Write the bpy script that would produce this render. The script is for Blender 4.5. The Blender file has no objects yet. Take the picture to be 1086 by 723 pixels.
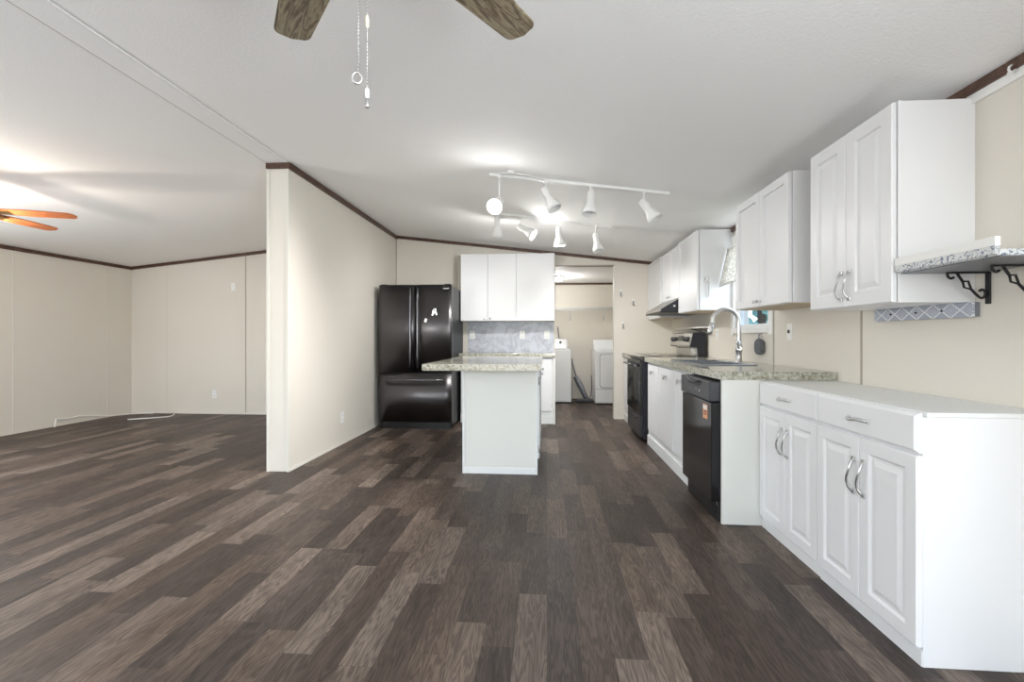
import bpy, bmesh, math, random
from mathutils import Vector, Matrix
random.seed(7)
S = bpy.context.scene
C = S.collection
PI = math.pi

# ------------------------------------------------------------------ camera
F = 488.0
cam_d = bpy.data.cameras.new('camera')
cam = bpy.data.objects.new('camera', cam_d); C.objects.link(cam)
cam_d.sensor_fit = 'HORIZONTAL'; cam_d.sensor_width = 36.0
cam_d.lens = F * 36.0 / 1086.0
cam_d.shift_y = -3.0 / 1086.0
cam_d.clip_start = 0.02
cam.location = (0, 0, 1.113)
cam.rotation_euler = (PI / 2, 0, math.atan(37.0 / F))
S.camera = cam

# ------------------------------------------------------------------ view
S.view_settings.view_transform = 'Standard'
S.view_settings.look = 'None'
S.view_settings.gamma = 1.0
S.view_settings.use_curve_mapping = False
S.view_settings.exposure = 0.25

# ------------------------------------------------------------------ world
wd = bpy.data.worlds.new('sky'); S.world = wd; wd.use_nodes = True
nt = wd.node_tree; nt.nodes.clear()
wo = nt.nodes.new('ShaderNodeOutputWorld'); wb = nt.nodes.new('ShaderNodeBackground')
ws = nt.nodes.new('ShaderNodeTexSky'); ws.sky_type = 'NISHITA'
ws.sun_disc = False; ws.sun_elevation = math.radians(48); ws.sun_rotation = math.radians(200)
nt.links.new(ws.outputs[0], wb.inputs[0]); nt.links.new(wb.outputs[0], wo.inputs[0])
wb.inputs[1].default_value = 0.45

# ------------------------------------------------------------------ lights
def area(name, loc, rot, sx, sy, power, col=(1, 1, 1)):
    d = bpy.data.lights.new(name, 'AREA'); d.shape = 'RECTANGLE'; d.size = sx; d.size_y = sy
    d.energy = power; d.color = col
    o = bpy.data.objects.new(name, d); C.objects.link(o); o.location = loc; o.rotation_euler = rot
    return o
# daylight coming through the windows behind the camera (front wall) and over the sink, plus added fill
DAY = (0.90, 0.95, 1.0)
TL = math.radians(6)     # upward tilt given to the daylight lamps to brighten the ceiling
area('daylight_patio', (0.25, -2.50, 1.10), (PI / 2 + 2.2 * TL, 0, 0), 2.3, 1.7, 35, DAY)
area('daylight_front', (-4.2, -2.50, 1.35), (PI / 2 + TL, 0, 0), 1.6, 1.15, 66, DAY)
area('fill_left', (-6.08, 2.6, 1.35), (PI / 2 + TL, 0, -PI / 2), 2.1, 1.15, 50, DAY)  # fill lamp in an unseen window added to light the left room
area('fill_right', (1.60, -.65, 1.15), (PI / 2 + TL, 0, PI / 2), 1.5, 1.7, 105, DAY)  # fill lamp in an unseen window added to light the middle wall
area('daylight_sink', (1.735, 3.98, 1.62), (PI / 2, 0, PI / 2), 0.55, 0.55, 3.2, DAY)
S.cycles.max_bounces = 12; S.cycles.diffuse_bounces = 8

def point(name, loc, power, col, r=0.03, parent=None):
    d = bpy.data.lights.new(name, 'POINT'); d.energy = power; d.color = col; d.shadow_soft_size = r
    o = bpy.data.objects.new(name, d); C.objects.link(o)
    if parent is not None:
        o.parent = parent; o.location = Vector(loc) - W(parent)
    else:
        o.location = loc
    return o

# ------------------------------------------------------------------ materials
def srgb(r, g, b):
    f = lambda c: (c / 255 / 12.92) if c / 255 <= 0.04045 else ((c / 255 + 0.055) / 1.055) ** 2.4
    return (f(r), f(g), f(b), 1.0)

class NT:
    def __init__(s, name):
        s.m = bpy.data.materials.new(name); s.m.use_nodes = True
        s.t = s.m.node_tree; s.b = s.t.nodes['Principled BSDF']; s.o = s.t.nodes['Material Output']
    def n(s, typ, **kw):
        x = s.t.nodes.new(typ)
        for k, v in kw.items(): setattr(x, k, v)
        return x
    def l(s, a, b): s.t.links.new(a, b)
    def val(s, sock, v):
        if isinstance(v, (int, float)): sock.default_value = v
        else: s.l(v, sock)
    def math(s, op, a, b=None, c=None):
        x = s.n('ShaderNodeMath', operation=op)
        for i, v in enumerate((a, b, c)):
            if v is not None: s.val(x.inputs[i], v)
        return x.outputs[0]
    def pos(s, kind='Object', scale=None):
        tc = s.n('ShaderNodeTexCoord')
        if scale is None: return tc.outputs[kind]
        mp = s.n('ShaderNodeMapping'); mp.inputs['Scale'].default_value = scale
        s.l(tc.outputs[kind], mp.inputs[0]); return mp.outputs[0]
    def sep(s, v):
        x = s.n('ShaderNodeSeparateXYZ'); s.l(v, x.inputs[0]); return x.outputs
    def comb(s, a, b, c):
        x = s.n('ShaderNodeCombineXYZ')
        for i, v in enumerate((a, b, c)): s.val(x.inputs[i], v)
        return x.outputs[0]
    def noise(s, vec, scale=5, detail=3, rough=0.5, dist=0.0):
        x = s.n('ShaderNodeTexNoise'); s.l(vec, x.inputs['Vector'])
        x.inputs['Scale'].default_value = scale; x.inputs['Detail'].default_value = detail
        x.inputs['Roughness'].default_value = rough; x.inputs['Distortion'].default_value = dist
        return x.outputs[0]
    def ramp(s, fac, stops, interp='LINEAR'):
        x = s.n('ShaderNodeValToRGB'); s.l(fac, x.inputs[0]); cr = x.color_ramp; cr.interpolation = interp
        while len(cr.elements) < len(stops): cr.elements.new(0.5)
        for e, (p, c) in zip(cr.elements, stops): e.position = p; e.color = c
        return x.outputs[0]
    def mix(s, fac, a, b, blend='MIX'):
        x = s.n('ShaderNodeMix', data_type='RGBA', blend_type=blend)
        s.val(x.inputs[0], fac)
        for sock, v in ((x.inputs[6], a), (x.inputs[7], b)):
            if isinstance(v, tuple): sock.default_value = v
            else: s.l(v, sock)
        return x.outputs[2]
    def bump(s, h, strength=0.2, dist=0.01):
        x = s.n('ShaderNodeBump'); s.l(h, x.inputs['Height'])
        x.inputs['Strength'].default_value = strength; x.inputs['Distance'].default_value = dist
        s.l(x.outputs[0], s.b.inputs['Normal'])
    def set(s, col=None, rough=None, metal=None, **kw):
        if col is not None:
            if isinstance(col, tuple): s.b.inputs['Base Color'].default_value = col
            else: s.l(col, s.b.inputs['Base Color'])
        if rough is not None: s.val(s.b.inputs['Roughness'], rough)
        if metal is not None: s.b.inputs['Metallic'].default_value = metal
        for k, v in kw.items(): s.b.inputs[k.replace('_', ' ')].default_value = v
        return s.m

def plain(name, col, rough=0.5, metal=0.0, bump=None, **kw):
    t = NT(name); t.set(col, rough, metal, **kw)
    if bump:
        sc, st, di = bump
        t.bump(t.noise(t.pos(), sc, 4, 0.6), st, di)
    return t.m

def mat_floor():
    t = NT('vinyl_planks')
    x, y, z = t.sep(t.pos())
    cw, pl = 0.118, 0.63
    cx = t.math('DIVIDE', x, cw); ci = t.math('FLOOR', cx); fx = t.math('FRACT', cx)
    wn = t.n('ShaderNodeTexWhiteNoise', noise_dimensions='1D'); t.l(ci, wn.inputs['W'])
    off = t.math('MULTIPLY', wn.outputs[0], 5.0)
    cy = t.math('ADD', t.math('DIVIDE', y, pl), off); ri = t.math('FLOOR', cy); fy = t.math('FRACT', cy)
    w2 = t.n('ShaderNodeTexWhiteNoise', noise_dimensions='2D'); t.l(t.comb(ci, ri, 0.0), w2.inputs['Vector'])
    rnd = w2.outputs[0]
    w3 = t.n('ShaderNodeTexWhiteNoise', noise_dimensions='2D')
    t.l(t.comb(t.math('ADD', ci, 31.3), t.math('ADD', ri, 7.7), 0.0), w3.inputs['Vector'])
    base = t.ramp(rnd, [(0.0, srgb(54, 45, 40)), (0.22, srgb(62, 52, 46)), (0.42, srgb(72, 61, 54)),
                        (0.62, srgb(85, 73, 64)), (0.8, srgb(97, 85, 76)), (1.0, srgb(112, 101, 92))])
    base = t.mix(t.math('MULTIPLY', w3.outputs[0], 0.30), base, srgb(82, 76, 74))
    # wood grain: long streaks and cathedral figures, moved about per plank
    gv = t.comb(t.math('ADD', t.math('MULTIPLY', x, 16.0), t.math('MULTIPLY', rnd, 40.0)),
                t.math('ADD', t.math('MULTIPLY', y, 1.6), t.math('MULTIPLY', rnd, 17.0)), 0.0)
    big = t.noise(gv, 1.6, 3, 0.5, 0.4)
    rings = t.math('FRACT', t.math('MULTIPLY', big, 9.0))
    rings = t.math('ABSOLUTE', t.math('SUBTRACT', t.math('MULTIPLY', rings, 2.0), 1.0))
    gv2 = t.comb(t.math('ADD', t.math('MULTIPLY', x, 190.0), t.math('MULTIPLY', rnd, 90.0)), t.math('MULTIPLY', y, 7.0), 0.0)
    fine = t.noise(gv2, 1.0, 4, 0.65)
    g = t.math('ADD', t.math('MULTIPLY', rings, 0.62), t.math('MULTIPLY', fine, 0.75))
    mott = t.noise(t.comb(t.math('ADD', t.math('MULTIPLY', x, 9.0), t.math('MULTIPLY', rnd, 23.0)), t.math('ADD', t.math('MULTIPLY', y, 2.4), t.math('MULTIPLY', w3.outputs[0], 31.0)), 0.0), 1.0, 3, 0.55)
    base = t.mix(1.0, base, t.ramp(mott, [(0.25, (0.72, 0.70, 0.69, 1)), (0.5, (1, 1, 1, 1)), (0.75, (1.32, 1.31, 1.30, 1))]), 'MULTIPLY')
    shade = t.ramp(g, [(0.2, (0.48, 0.45, 0.43, 1)), (0.6, (.85, .825, .81, 1)), (0.95, (1.34, 1.31, 1.29, 1))])
    col = t.mix(1.0, base, shade, 'MULTIPLY')
    ex = t.math('MINIMUM', fx, t.math('SUBTRACT', 1.0, fx)); ey = t.math('MINIMUM', fy, t.math('SUBTRACT', 1.0, fy))
    e = t.math('MINIMUM', t.math('MULTIPLY', ex, cw), t.math('MULTIPLY', ey, pl))
    line = t.math('LESS_THAN', e, 0.0012)
    col = t.mix(t.math('MULTIPLY', line, 0.35), col, srgb(38, 32, 30))
    t.set(col, t.math('ADD', 0.40, t.math('MULTIPLY', fine, 0.16)))
    t.b.inputs['Specular IOR Level'].default_value = 0.30
    t.bump(g, 0.08, 0.002)
    return t.m

def mat_wall(name, c1, c2):
    t = NT(name)
    p = t.pos('Object')
    n = t.noise(p, 2.2, 2); weave = t.noise(t.pos('Object', (60, 60, 190)), 1.0, 3, 0.6)
    col = t.mix(n, c1, c2)
    col = t.mix(t.math('MULTIPLY', weave, 0.20), col, srgb(186, 179, 166))
    t.set(col, 0.55); t.bump(weave, 0.12, 0.002)
    return t.m

def mat_granite(name='speckled_laminate'):
    t = NT(name); p = t.pos('Object')
    v = t.n('ShaderNodeTexVoronoi'); t.l(p, v.inputs['Vector']); v.inputs['Scale'].default_value = 95
    n1 = t.noise(p, 46, 5, 0.7, 0.4); n2 = t.noise(p, 120, 3, 0.6)
    base = t.ramp(n1, [(0.30, srgb(98, 94, 78)), (0.42, srgb(146, 143, 126)), (0.55, srgb(184, 183, 170)), (0.72, srgb(208, 206, 197))])
    dark = t.math('LESS_THAN', n2, 0.40)
    col = t.mix(t.math('MULTIPLY', dark, 0.6), base, srgb(78, 74, 60))
    sp = t.math('LESS_THAN', v.outputs[0], 0.22)
    col = t.mix(t.math('MULTIPLY', sp, 0.35), col, srgb(232, 228, 216))
    t.set(col, 0.13); t.b.inputs['Specular IOR Level'].default_value = 0.8
    return t.m

def mat_marble():
    t = NT('grey_marble'); p = t.pos('Object')
    n = t.noise(p, 5, 6, 0.6, 0.5)
    vein = t.math('ABSOLUTE', t.math('SUBTRACT', n, 0.5))
    col = t.ramp(vein, [(0.0, srgb(170, 173, 184)), (0.03, srgb(190, 194, 204)), (0.12, srgb(204, 208, 218)), (0.3, srgb(190, 195, 208))])
    t.set(col, 0.3); return t.m

def mat_wood(name, cols, rough=0.45, sc=(1.4, 14, 14)):
    t = NT(name); p = t.pos('Object', sc)
    n = t.noise(p, 1.8, 5, 0.6, 1.2)
    w = t.math('FRACT', t.math('MULTIPLY', n, 5.0))
    w = t.math('ABSOLUTE', t.math('SUBTRACT', t.math('MULTIPLY', w, 2), 1))
    f = t.noise(t.pos('Object', (6, 150, 60)), 1, 3)
    g = t.math('ADD', t.math('MULTIPLY', w, 0.55), t.math('MULTIPLY', f, 0.45))
    t.set(t.ramp(g, [(0.15, cols[0]), (0.5, cols[1]), (0.85, cols[2])]), rough)
    return t.m

def mat_damask():   # blue-grey scroll pattern on white contact paper
    t = NT('scroll_contact_paper'); p = t.pos('Object')
    n = t.noise(p, 16, 2, 0.5, 2.5)
    w = t.math('ABSOLUTE', t.math('SUBTRACT', t.math('FRACT', t.math('MULTIPLY', n, 5.0)), 0.5))
    k = t.math('LESS_THAN', w, 0.13)
    t.set(t.mix(k, srgb(212, 214, 215), srgb(108, 120, 140)), 0.35); return t.m

def mat_trellis():  # interlaced diamonds of the hook rail
    t = NT('trellis_paper'); x, y, z = t.sep(t.pos('Object'))
    P = 0.088
    u = t.math('ADD', t.math('DIVIDE', y, P), 0.5); v = t.math('DIVIDE', z, 0.062)
    fu = t.math('ABSOLUTE', t.math('SUBTRACT', t.math('FRACT', u), 0.5)); fv = t.math('ABSOLUTE', v)
    d = t.math('ADD', t.math('MULTIPLY', fu, 1.0), t.math('MULTIPLY', fv, 1.0))
    ring = t.math('LESS_THAN', t.math('ABSOLUTE', t.math('SUBTRACT', d, 0.5)), 0.05)
    rr = t.math('SQRT', t.math('ADD', t.math('MULTIPLY', fu, fu), t.math('MULTIPLY', fv, fv)))
    ring2 = t.math('LESS_THAN', t.math('ABSOLUTE', t.math('SUBTRACT', t.math('FRACT', t.math('MULTIPLY', rr, 8.0)), 0.5)), 0.17)
    ring2 = t.math('MULTIPLY', ring2, t.math('LESS_THAN', d, 0.42))
    k = t.math('MAXIMUM', ring, t.math('MULTIPLY', ring2, 0.55))
    t.set(t.mix(k, srgb(164, 170, 184), srgb(226, 228, 230)), 0.4); return t.m

def mat_emit(name, col, strength):
    t = NT(name); t.set(col, 0.4)
    t.b.inputs['Emission Color'].default_value = col; t.b.inputs['Emission Strength'].default_value = strength
    return t.m

def mat_glass(name='window_glass'):
    t = NT(name); t.set((0.95, 0.98, 1, 1), 0.02); t.b.inputs['Transmission Weight'].default_value = 1.0
    t.b.inputs['IOR'].default_value = 1.05; return t.m

def mat_lace():
    t = NT('lace'); p = t.pos('Object')
    n = t.noise(p, 55, 3, 0.6, 1.0)
    k = t.math('GREATER_THAN', n, 0.5)
    t.set(t.mix(k, srgb(206, 204, 198), srgb(240, 238, 233)), 0.8)
    t.bump(n, 0.5, 0.01); return t.m

M = {}
M['floor'] = mat_floor()
M['wall'] = mat_wall('beige_wall_vinyl', srgb(226, 221, 212), srgb(222, 216, 206))
M['seam'] = plain('wall_batten', srgb(168, 160, 149), 0.6)
M['edge'] = plain('pale_wall_edge', srgb(220, 217, 208), 0.5)
M['ceil'] = plain('white_ceiling', srgb(247, 247, 246), 0.75, bump=(90, 0.35, 0.006))
M['crown'] = mat_wood('dark_brown_moulding', (srgb(66, 45, 35), srgb(84, 59, 47), srgb(102, 75, 61)), 0.4, (3, 3, 3))
M['white'] = plain('white_cabinet_paint', srgb(233, 234, 236), 0.32, bump=(40, 0.03, 0.002))
M['white2'] = plain('white_melamine', srgb(230, 232, 232), 0.38)
M['ivory'] = plain('white_painted_panel', srgb(222, 223, 218), 0.45)
M['enamel'] = plain('white_enamel', srgb(232, 235, 238), 0.22)
M['plastic'] = plain('white_plastic', srgb(238, 238, 236), 0.35)
M['slot'] = plain('dark_slot', srgb(60, 58, 56), 0.6)
M['granite'] = mat_granite()
M['marble'] = mat_marble()
M['black'] = plain('black_gloss', srgb(22, 22, 24), 0.10)
M['navy'] = plain('black_side_enamel', srgb(26, 28, 40), 0.3)
M['blackm'] = plain('black_satin', srgb(24, 24, 25), 0.42)
M['glassblk'] = plain('black_oven_glass', srgb(14, 14, 16), 0.05)
M['panelblk'] = plain('charcoal_control_panel', srgb(44, 46, 52), 0.28)
def mat_bss():
    t = NT('black_stainless'); b = t.noise(t.pos('Object', (300, 300, 2)), 1, 2)
    t.set(srgb(98, 96, 98), t.math('ADD', 0.26, t.math('MULTIPLY', b, 0.08)), 1.0); return t.m
M['bss'] = mat_bss()
M['bsshandle'] = plain('dark_steel_handle', srgb(120, 120, 126), 0.22, 1.0)
M['steel'] = plain('brushed_steel', srgb(186, 184, 180), 0.30, 1.0)
M['nickel'] = plain('brushed_nickel', srgb(206, 206, 206), 0.33, 1.0)
M['chrome'] = plain('chrome', srgb(225, 226, 228), 0.10, 1.0)
M['iron'] = plain('black_wrought_iron', srgb(20, 20, 22), 0.5)
M['damask'] = mat_damask()
M['trellis'] = mat_trellis()
M['foil'] = plain('grey_shelf_underside', srgb(120, 122, 128), 0.4)
M['fanwood'] = mat_wood('weathered_wood_blade', (srgb(76, 62, 50), srgb(126, 112, 92), srgb(166, 156, 130)))
M['fanorange'] = mat_wood('oak_fan_blade', (srgb(140, 76, 40), srgb(165, 95, 52), srgb(186, 114, 66)))
M['bronze'] = plain('oil_bronze', srgb(52, 44, 38), 0.4, 0.8)
M['brass'] = plain('antique_brass', srgb(170, 130, 70), 0.3, 1.0)
M['lampwhite'] = plain('white_lamp_metal', srgb(236, 236, 234), 0.35)
M['bulb'] = mat_emit('lit_bulb', (1, 0.97, 0.92, 1), 10.0)
M['bulbwarm'] = mat_emit('warm_lit_bulb', (1, 0.72, 0.38, 1), 8.0)
M['dome'] = mat_emit('lit_dome', (1, 0.98, 0.95, 1), 3.0)
M['glass'] = mat_glass()
M['lace'] = mat_lace()
M['grey'] = plain('grey_silicone', srgb(98, 100, 104), 0.6, bump=(300, 0.4, 0.004))
M['darkgrey'] = plain('dark_grey_plastic', srgb(66, 68, 74), 0.4)
M['midgrey'] = plain('grey_plastic', srgb(132, 134, 140), 0.35)
M['cream'] = plain('cream_ceramic', srgb(226, 218, 190), 0.35)
M['wire'] = plain('white_coated_wire', srgb(232, 233, 232), 0.35)
M['cord'] = plain('white_cable_jacket', srgb(244, 242, 238), 0.4)
M['orange'] = plain('orange_sticker', srgb(222, 160, 122), 0.5)
M['steelblue'] = plain('sink_steel', srgb(168, 172, 180), 0.28, 1.0)
M['tan'] = plain('tan_unfinished_underside', srgb(206, 190, 168), 0.6)
M['filler'] = plain('taupe_filler_panel', srgb(160, 152, 138), 0.5)
M['bark'] = plain('bark', srgb(70, 60, 52), 0.9, bump=(14, 0.7, 0.03))
M['leaf'] = plain('leaves', srgb(128, 166, 160), 0.6, bump=(9, 0.6, 0.05))
M['ground'] = plain('lawn', srgb(96, 118, 70), 0.9, bump=(40, 0.6, 0.02))
M['outside'] = plain('outside_siding', srgb(200, 198, 190), 0.7)

# ------------------------------------------------------------------ mesh helpers (vertices in world coordinates)
WL = {}
def W(o): return WL.get(o.name, Vector((0, 0, 0)))
def nb(): return bmesh.new()
def box(bm, x0, x1, y0, y1, z0, z1, bev=0.0, seg=2):
    x0, x1 = sorted((x0, x1)); y0, y1 = sorted((y0, y1)); z0, z1 = sorted((z0, z1))
    m = Matrix.Translation(((x0 + x1) / 2, (y0 + y1) / 2, (z0 + z1) / 2)) @ Matrix.Diagonal((x1 - x0, y1 - y0, z1 - z0, 1))
    r = bmesh.ops.create_cube(bm, size=1, matrix=m)
    if bev > 0:
        bev = min(bev, 0.45 * min(x1 - x0, y1 - y0, z1 - z0))
        es = list({e for v in r['verts'] for e in v.link_edges})
        bmesh.ops.bevel(bm, geom=es, offset=bev, segments=seg, affect='EDGES', profile=0.5)
    return bm
def bx(*a, bev=0.0, seg=2): return box(nb(), *a, bev=bev, seg=seg)
def prism(bm, pts, axis, a, b):
    """pts: 2D outline; axis: extrusion axis. X-> pts are (y,z); Y-> (x,z); Z-> (x,y)"""
    def P(p, t):
        return {'X': (t, p[0], p[1]), 'Y': (p[0], t, p[1]), 'Z': (p[0], p[1], t)}[axis]
    v0 = [bm.verts.new(P(p, a)) for p in pts]; v1 = [bm.verts.new(P(p, b)) for p in pts]
    n = len(pts); fs = [bm.faces.new(v0), bm.faces.new(v1[::-1])]
    for i in range(n): fs.append(bm.faces.new((v0[i], v1[i], v1[(i + 1) % n], v0[(i + 1) % n])))
    bmesh.ops.recalc_face_normals(bm, faces=fs); return bm
def tube(bm, pts, r, n=10, closed=False, cap=True):
    P = [Vector(p) for p in pts]; rs = r if isinstance(r, (list, tuple)) else [r] * len(P)
    T = []
    for i in range(len(P)):
        a = P[i - 1] if (i > 0 or closed) else P[i]; b = P[(i + 1) % len(P)] if (i < len(P) - 1 or closed) else P[i]
        T.append((b - a).normalized())
    up = Vector((0, 0, 1)) if abs(T[0].z) < 0.9 else Vector((1, 0, 0))
    u = T[0].cross(up).normalized(); rings = []
    for i, (p, t) in enumerate(zip(P, T)):
        u = (u - t * u.dot(t)).normalized(); w = t.cross(u)
        rings.append([bm.verts.new(p + (u * math.cos(2 * PI * k / n) + w * math.sin(2 * PI * k / n)) * rs[i]) for k in range(n)])
    fs = []; m = len(rings)
    for i in range(m if closed else m - 1):
        A, Bq = rings[i], rings[(i + 1) % m]
        for k in range(n):
            f = bm.faces.new((A[k], A[(k + 1) % n], Bq[(k + 1) % n], Bq[k])); f.smooth = True; fs.append(f)
    if cap and not closed: fs += [bm.faces.new(rings[0][::-1]), bm.faces.new(rings[-1])]
    bmesh.ops.recalc_face_normals(bm, faces=fs); return bm
def lathe(bm, prof, mat=Matrix.Identity(4), n=24, cap0=True, cap1=True):
    rings = []
    for r, z in prof:
        rings.append([bm.verts.new(mat @ Vector((r * math.cos(2 * PI * k / n), r * math.sin(2 * PI * k / n), z))) for k in range(n)])
    fs = []
    for A, Bq in zip(rings, rings[1:]):
        for k in range(n):
            f = bm.faces.new((A[k], A[(k + 1) % n], Bq[(k + 1) % n], Bq[k])); f.smooth = True; fs.append(f)
    if cap0: fs.append(bm.faces.new(rings[0][::-1]))
    if cap1: fs.append(bm.faces.new(rings[-1]))
    bmesh.ops.recalc_face_normals(bm, faces=fs); return bm
def aim(loc, d):
    """matrix that maps local +Z to direction d at loc"""
    return Matrix.Translation(loc) @ Vector(d).to_track_quat('Z', 'Y').to_matrix().to_4x4()
def bar(bm, p0, p1, w, h, up=(0, 0, 1), bev=0.0):
    p0, p1 = Vector(p0), Vector(p1); t = (p1 - p0); L = t.length; t.normalize()
    s = t.cross(Vector(up)).normalized(); u = s.cross(t)
    R = Matrix((s, t, u)).transposed().to_4x4(); R.translation = (p0 + p1) / 2
    r = bmesh.ops.create_cube(bm, size=1, matrix=R @ Matrix.Diagonal((w, L, h, 1)))
    if bev > 0:
        es = list({e for v in r['verts'] for e in v.link_edges})
        bmesh.ops.bevel(bm, geom=es, offset=bev, segments=2, affect='EDGES', profile=0.5)
    return bm
def ellipsoid(bm, c, rx, ry, rz, seg=20):
    m = Matrix.Translation(c) @ Matrix.Diagonal((rx, ry, rz, 1))
    r = bmesh.ops.create_uvsphere(bm, u_segments=seg, v_segments=seg // 2, radius=1, matrix=m)
    for v in r['verts']:
        for f in v.link_faces: f.smooth = True
    return bm

def rings_panel(bm, org, A, Bv, N, w, h, prof):
    """door/drawer front: org corner, A width dir, Bv height dir, N outward; prof = [(inset, out)] outer to centre"""
    org, A, Bv, N = Vector(org), Vector(A), Vector(Bv), Vector(N); R = []
    for ins, out in prof:
        R.append([bm.verts.new(org + A * a + Bv * b + N * out) for a, b in
                  ((ins, ins), (w - ins, ins), (w - ins, h - ins), (ins, h - ins))])
    fs = [bm.faces.new(R[0])]
    for P, Q in zip(R, R[1:]):
        for k in range(4): fs.append(bm.faces.new((P[k], P[(k + 1) % 4], Q[(k + 1) % 4], Q[k])))
    fs.append(bm.faces.new(R[-1])); bmesh.ops.recalc_face_normals(bm, faces=fs); return bm
RAISED = [(0, 0), (0, .014), (.004, .019), (.050, .019), (.056, .015), (.060, .0115), (.070, .0115), (.090, .018)]
RAISEDW = [(0, 0), (0, .014), (.004, .019), (.062, .019), (.068, .012), (.076, .0115), (.098, .0185)]
SHAKER = [(0, 0), (0, .018), (.002, .020), (.052, .020), (.0525, .006)]
SLAB = [(0, 0), (0, .017), (.003, .020)]
FRAMED = [(0, 0), (0, .017), (.002, .019), (.040, .019), (.0405, .013)]
DRAWER = [(0, 0), (0, .010), (.012, .020)]

def obj(name, bm, mat, parent=None):
    me = bpy.data.meshes.new(name)
    if parent is not None:
        bmesh.ops.translate(bm, vec=-W(parent), verts=bm.verts)
    bm.to_mesh(me); bm.free()
    if mat is not None: me.materials.append(M[mat] if isinstance(mat, str) else mat)
    o = bpy.data.objects.new(name, me); C.objects.link(o)
    if parent is not None:
        o.parent = parent; WL[o.name] = W(parent)
    return o
def thing(name, label, cat, loc=(0, 0, 0), group=None):
    o = bpy.data.objects.new(name, None); C.objects.link(o); o.empty_display_size = 0.1
    o.location = loc; WL[o.name] = Vector(loc)
    o['label'] = label; o['category'] = cat
    if group: o['group'] = group
    return o
def solo(name, bm, mat, label, cat, loc=(0, 0, 0), group=None):
    bmesh.ops.translate(bm, vec=-Vector(loc), verts=bm.verts)
    me = bpy.data.meshes.new(name); bm.to_mesh(me); bm.free(); me.materials.append(M[mat])
    o = bpy.data.objects.new(name, me); C.objects.link(o); o.location = loc; WL[o.name] = Vector(loc)
    o['label'] = label; o['category'] = cat
    if group: o['group'] = group
    return o
def struct(name, bm, mat, parent=None):
    o = obj(name, bm, mat, parent)
    if parent is None: o['kind'] = 'structure'
    return o
def dup(root, loc, label, group=None):
    r = root.copy(); C.objects.link(r); r.location = loc; r['label'] = label
    if group: r['group'] = group
    WL[r.name] = Vector(loc)
    for ch in list(root.children):
        c = ch.copy(); C.objects.link(c); c.parent = r
        for g in list(ch.children):
            d = g.copy(); C.objects.link(d); d.parent = c
    return r

# ------------------------------------------------------------------ the shell
XR, XL, YB, YF = 1.70, -6.18, 6.42, -2.60          # right, left, kitchen back wall, front wall behind the camera
RX0, RX1, RZ = -2.33, -2.145, 2.574                # flat strip at the ridge
SR, SL = 0.1173, 0.104
def ceil_z(x):
    if x >= RX1: return RZ - SR * (x - RX1)
    if x <= RX0: return RZ - SL * (RX0 - x)
    return RZ
YL = 8.55                                           # laundry back wall
LZ = 2.13                                           # laundry ceiling

struct('floor', bx(XL - .1, XR + .1, YF - .1, YL + .1, -0.06, 0.0), 'floor')
cb = nb()
prism(cb, [(RX1, RZ), (XR + .1, ceil_z(XR + .1)), (XR + .1, 2.75), (RX1, 2.75)], 'Y', YF - .1, YB + .05)
prism(cb, [(XL - .1, ceil_z(XL - .1)), (RX0, RZ), (RX0, 2.75), (XL - .1, 2.75)], 'Y', YF - .1, YB + .05)
prism(cb, [(RX0, RZ), (RX1, RZ), (RX1, 2.75), (RX0, 2.75)], 'Y', YF - .1, YB + .05)
struct('ceiling', cb, 'ceil')
struct('ceiling_laundry', bx(-.60, XR + .05, YB + .1, YL + .05, LZ, LZ + .06), 'ceil')

# right wall with the window over the sink
WY0, WY1, WZ0, WZ1 = 3.66, 4.31, 1.20, 1.98
w = nb()
box(w, XR, XR + .12, YF - .1, -1.46, 0, 2.2); box(w, XR, XR + .12, .16, WY0, 0, 2.2); box(w, XR, XR + .12, WY1, YL + .1, 0, 2.2)
box(w, XR, XR + .12, -1.46, .16, 0, .08); box(w, XR, XR + .12, -1.46, .16, 2.02, 2.2)
box(w, XR, XR + .12, WY0, WY1, 0, WZ0); box(w, XR, XR + .12, WY0, WY1, WZ1, 2.2)
struct('wall_right', w, 'wall')
w = nb()
box(w, XL - .12, XL, YF - .1, 1.5, 0, 2.3); box(w, XL - .12, XL, 3.7, YB + .1, 0, 2.3)
box(w, XL - .12, XL, 1.5, 3.7, 0, .72); box(w, XL - .12, XL, 1.5, 3.7, 1.98, 2.3)
struct('wall_left', w, 'wall')
DX0, DX1, DZ = 0.115, 0.93, 2.12
w = nb()
box(w, XL - .1, DX0, YB, YB + .1, 0, 2.70); box(w, DX1, XR, YB, YB + .1, 0, 2.70); box(w, DX0, DX1, YB, YB + .1, DZ, 2.70)
struct('wall_back', w, 'wall')
w = nb()
for a, b_ in ((XL - .1, -5.05), (-3.35, -.95), (1.45, XR + .1)): box(w, a, b_, YF - .12, YF, 0, 2.70)
box(w, -5.05, -3.35, YF - .12, YF, 0, .72); box(w, -5.05, -3.35, YF - .12, YF, 1.98, 2.7)
box(w, -.95, 1.45, YF - .12, YF, 0, .06); box(w, -.95, 1.45, YF - .12, YF, 2.05, 2.7)
struct('wall_front', w, 'wall')
struct('wall_middle', bx(RX0 + .005, RX1, 3.678, YB, 0, RZ, bev=.004), 'wall')
struct('wall_laundry_back', bx(-.6, XR, YL, YL + .1, 0, 2.3), 'wall')
struct('wall_laundry_left', bx(-.6, -.5, YB + .1, YL, 0, 2.3), 'wall')

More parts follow.
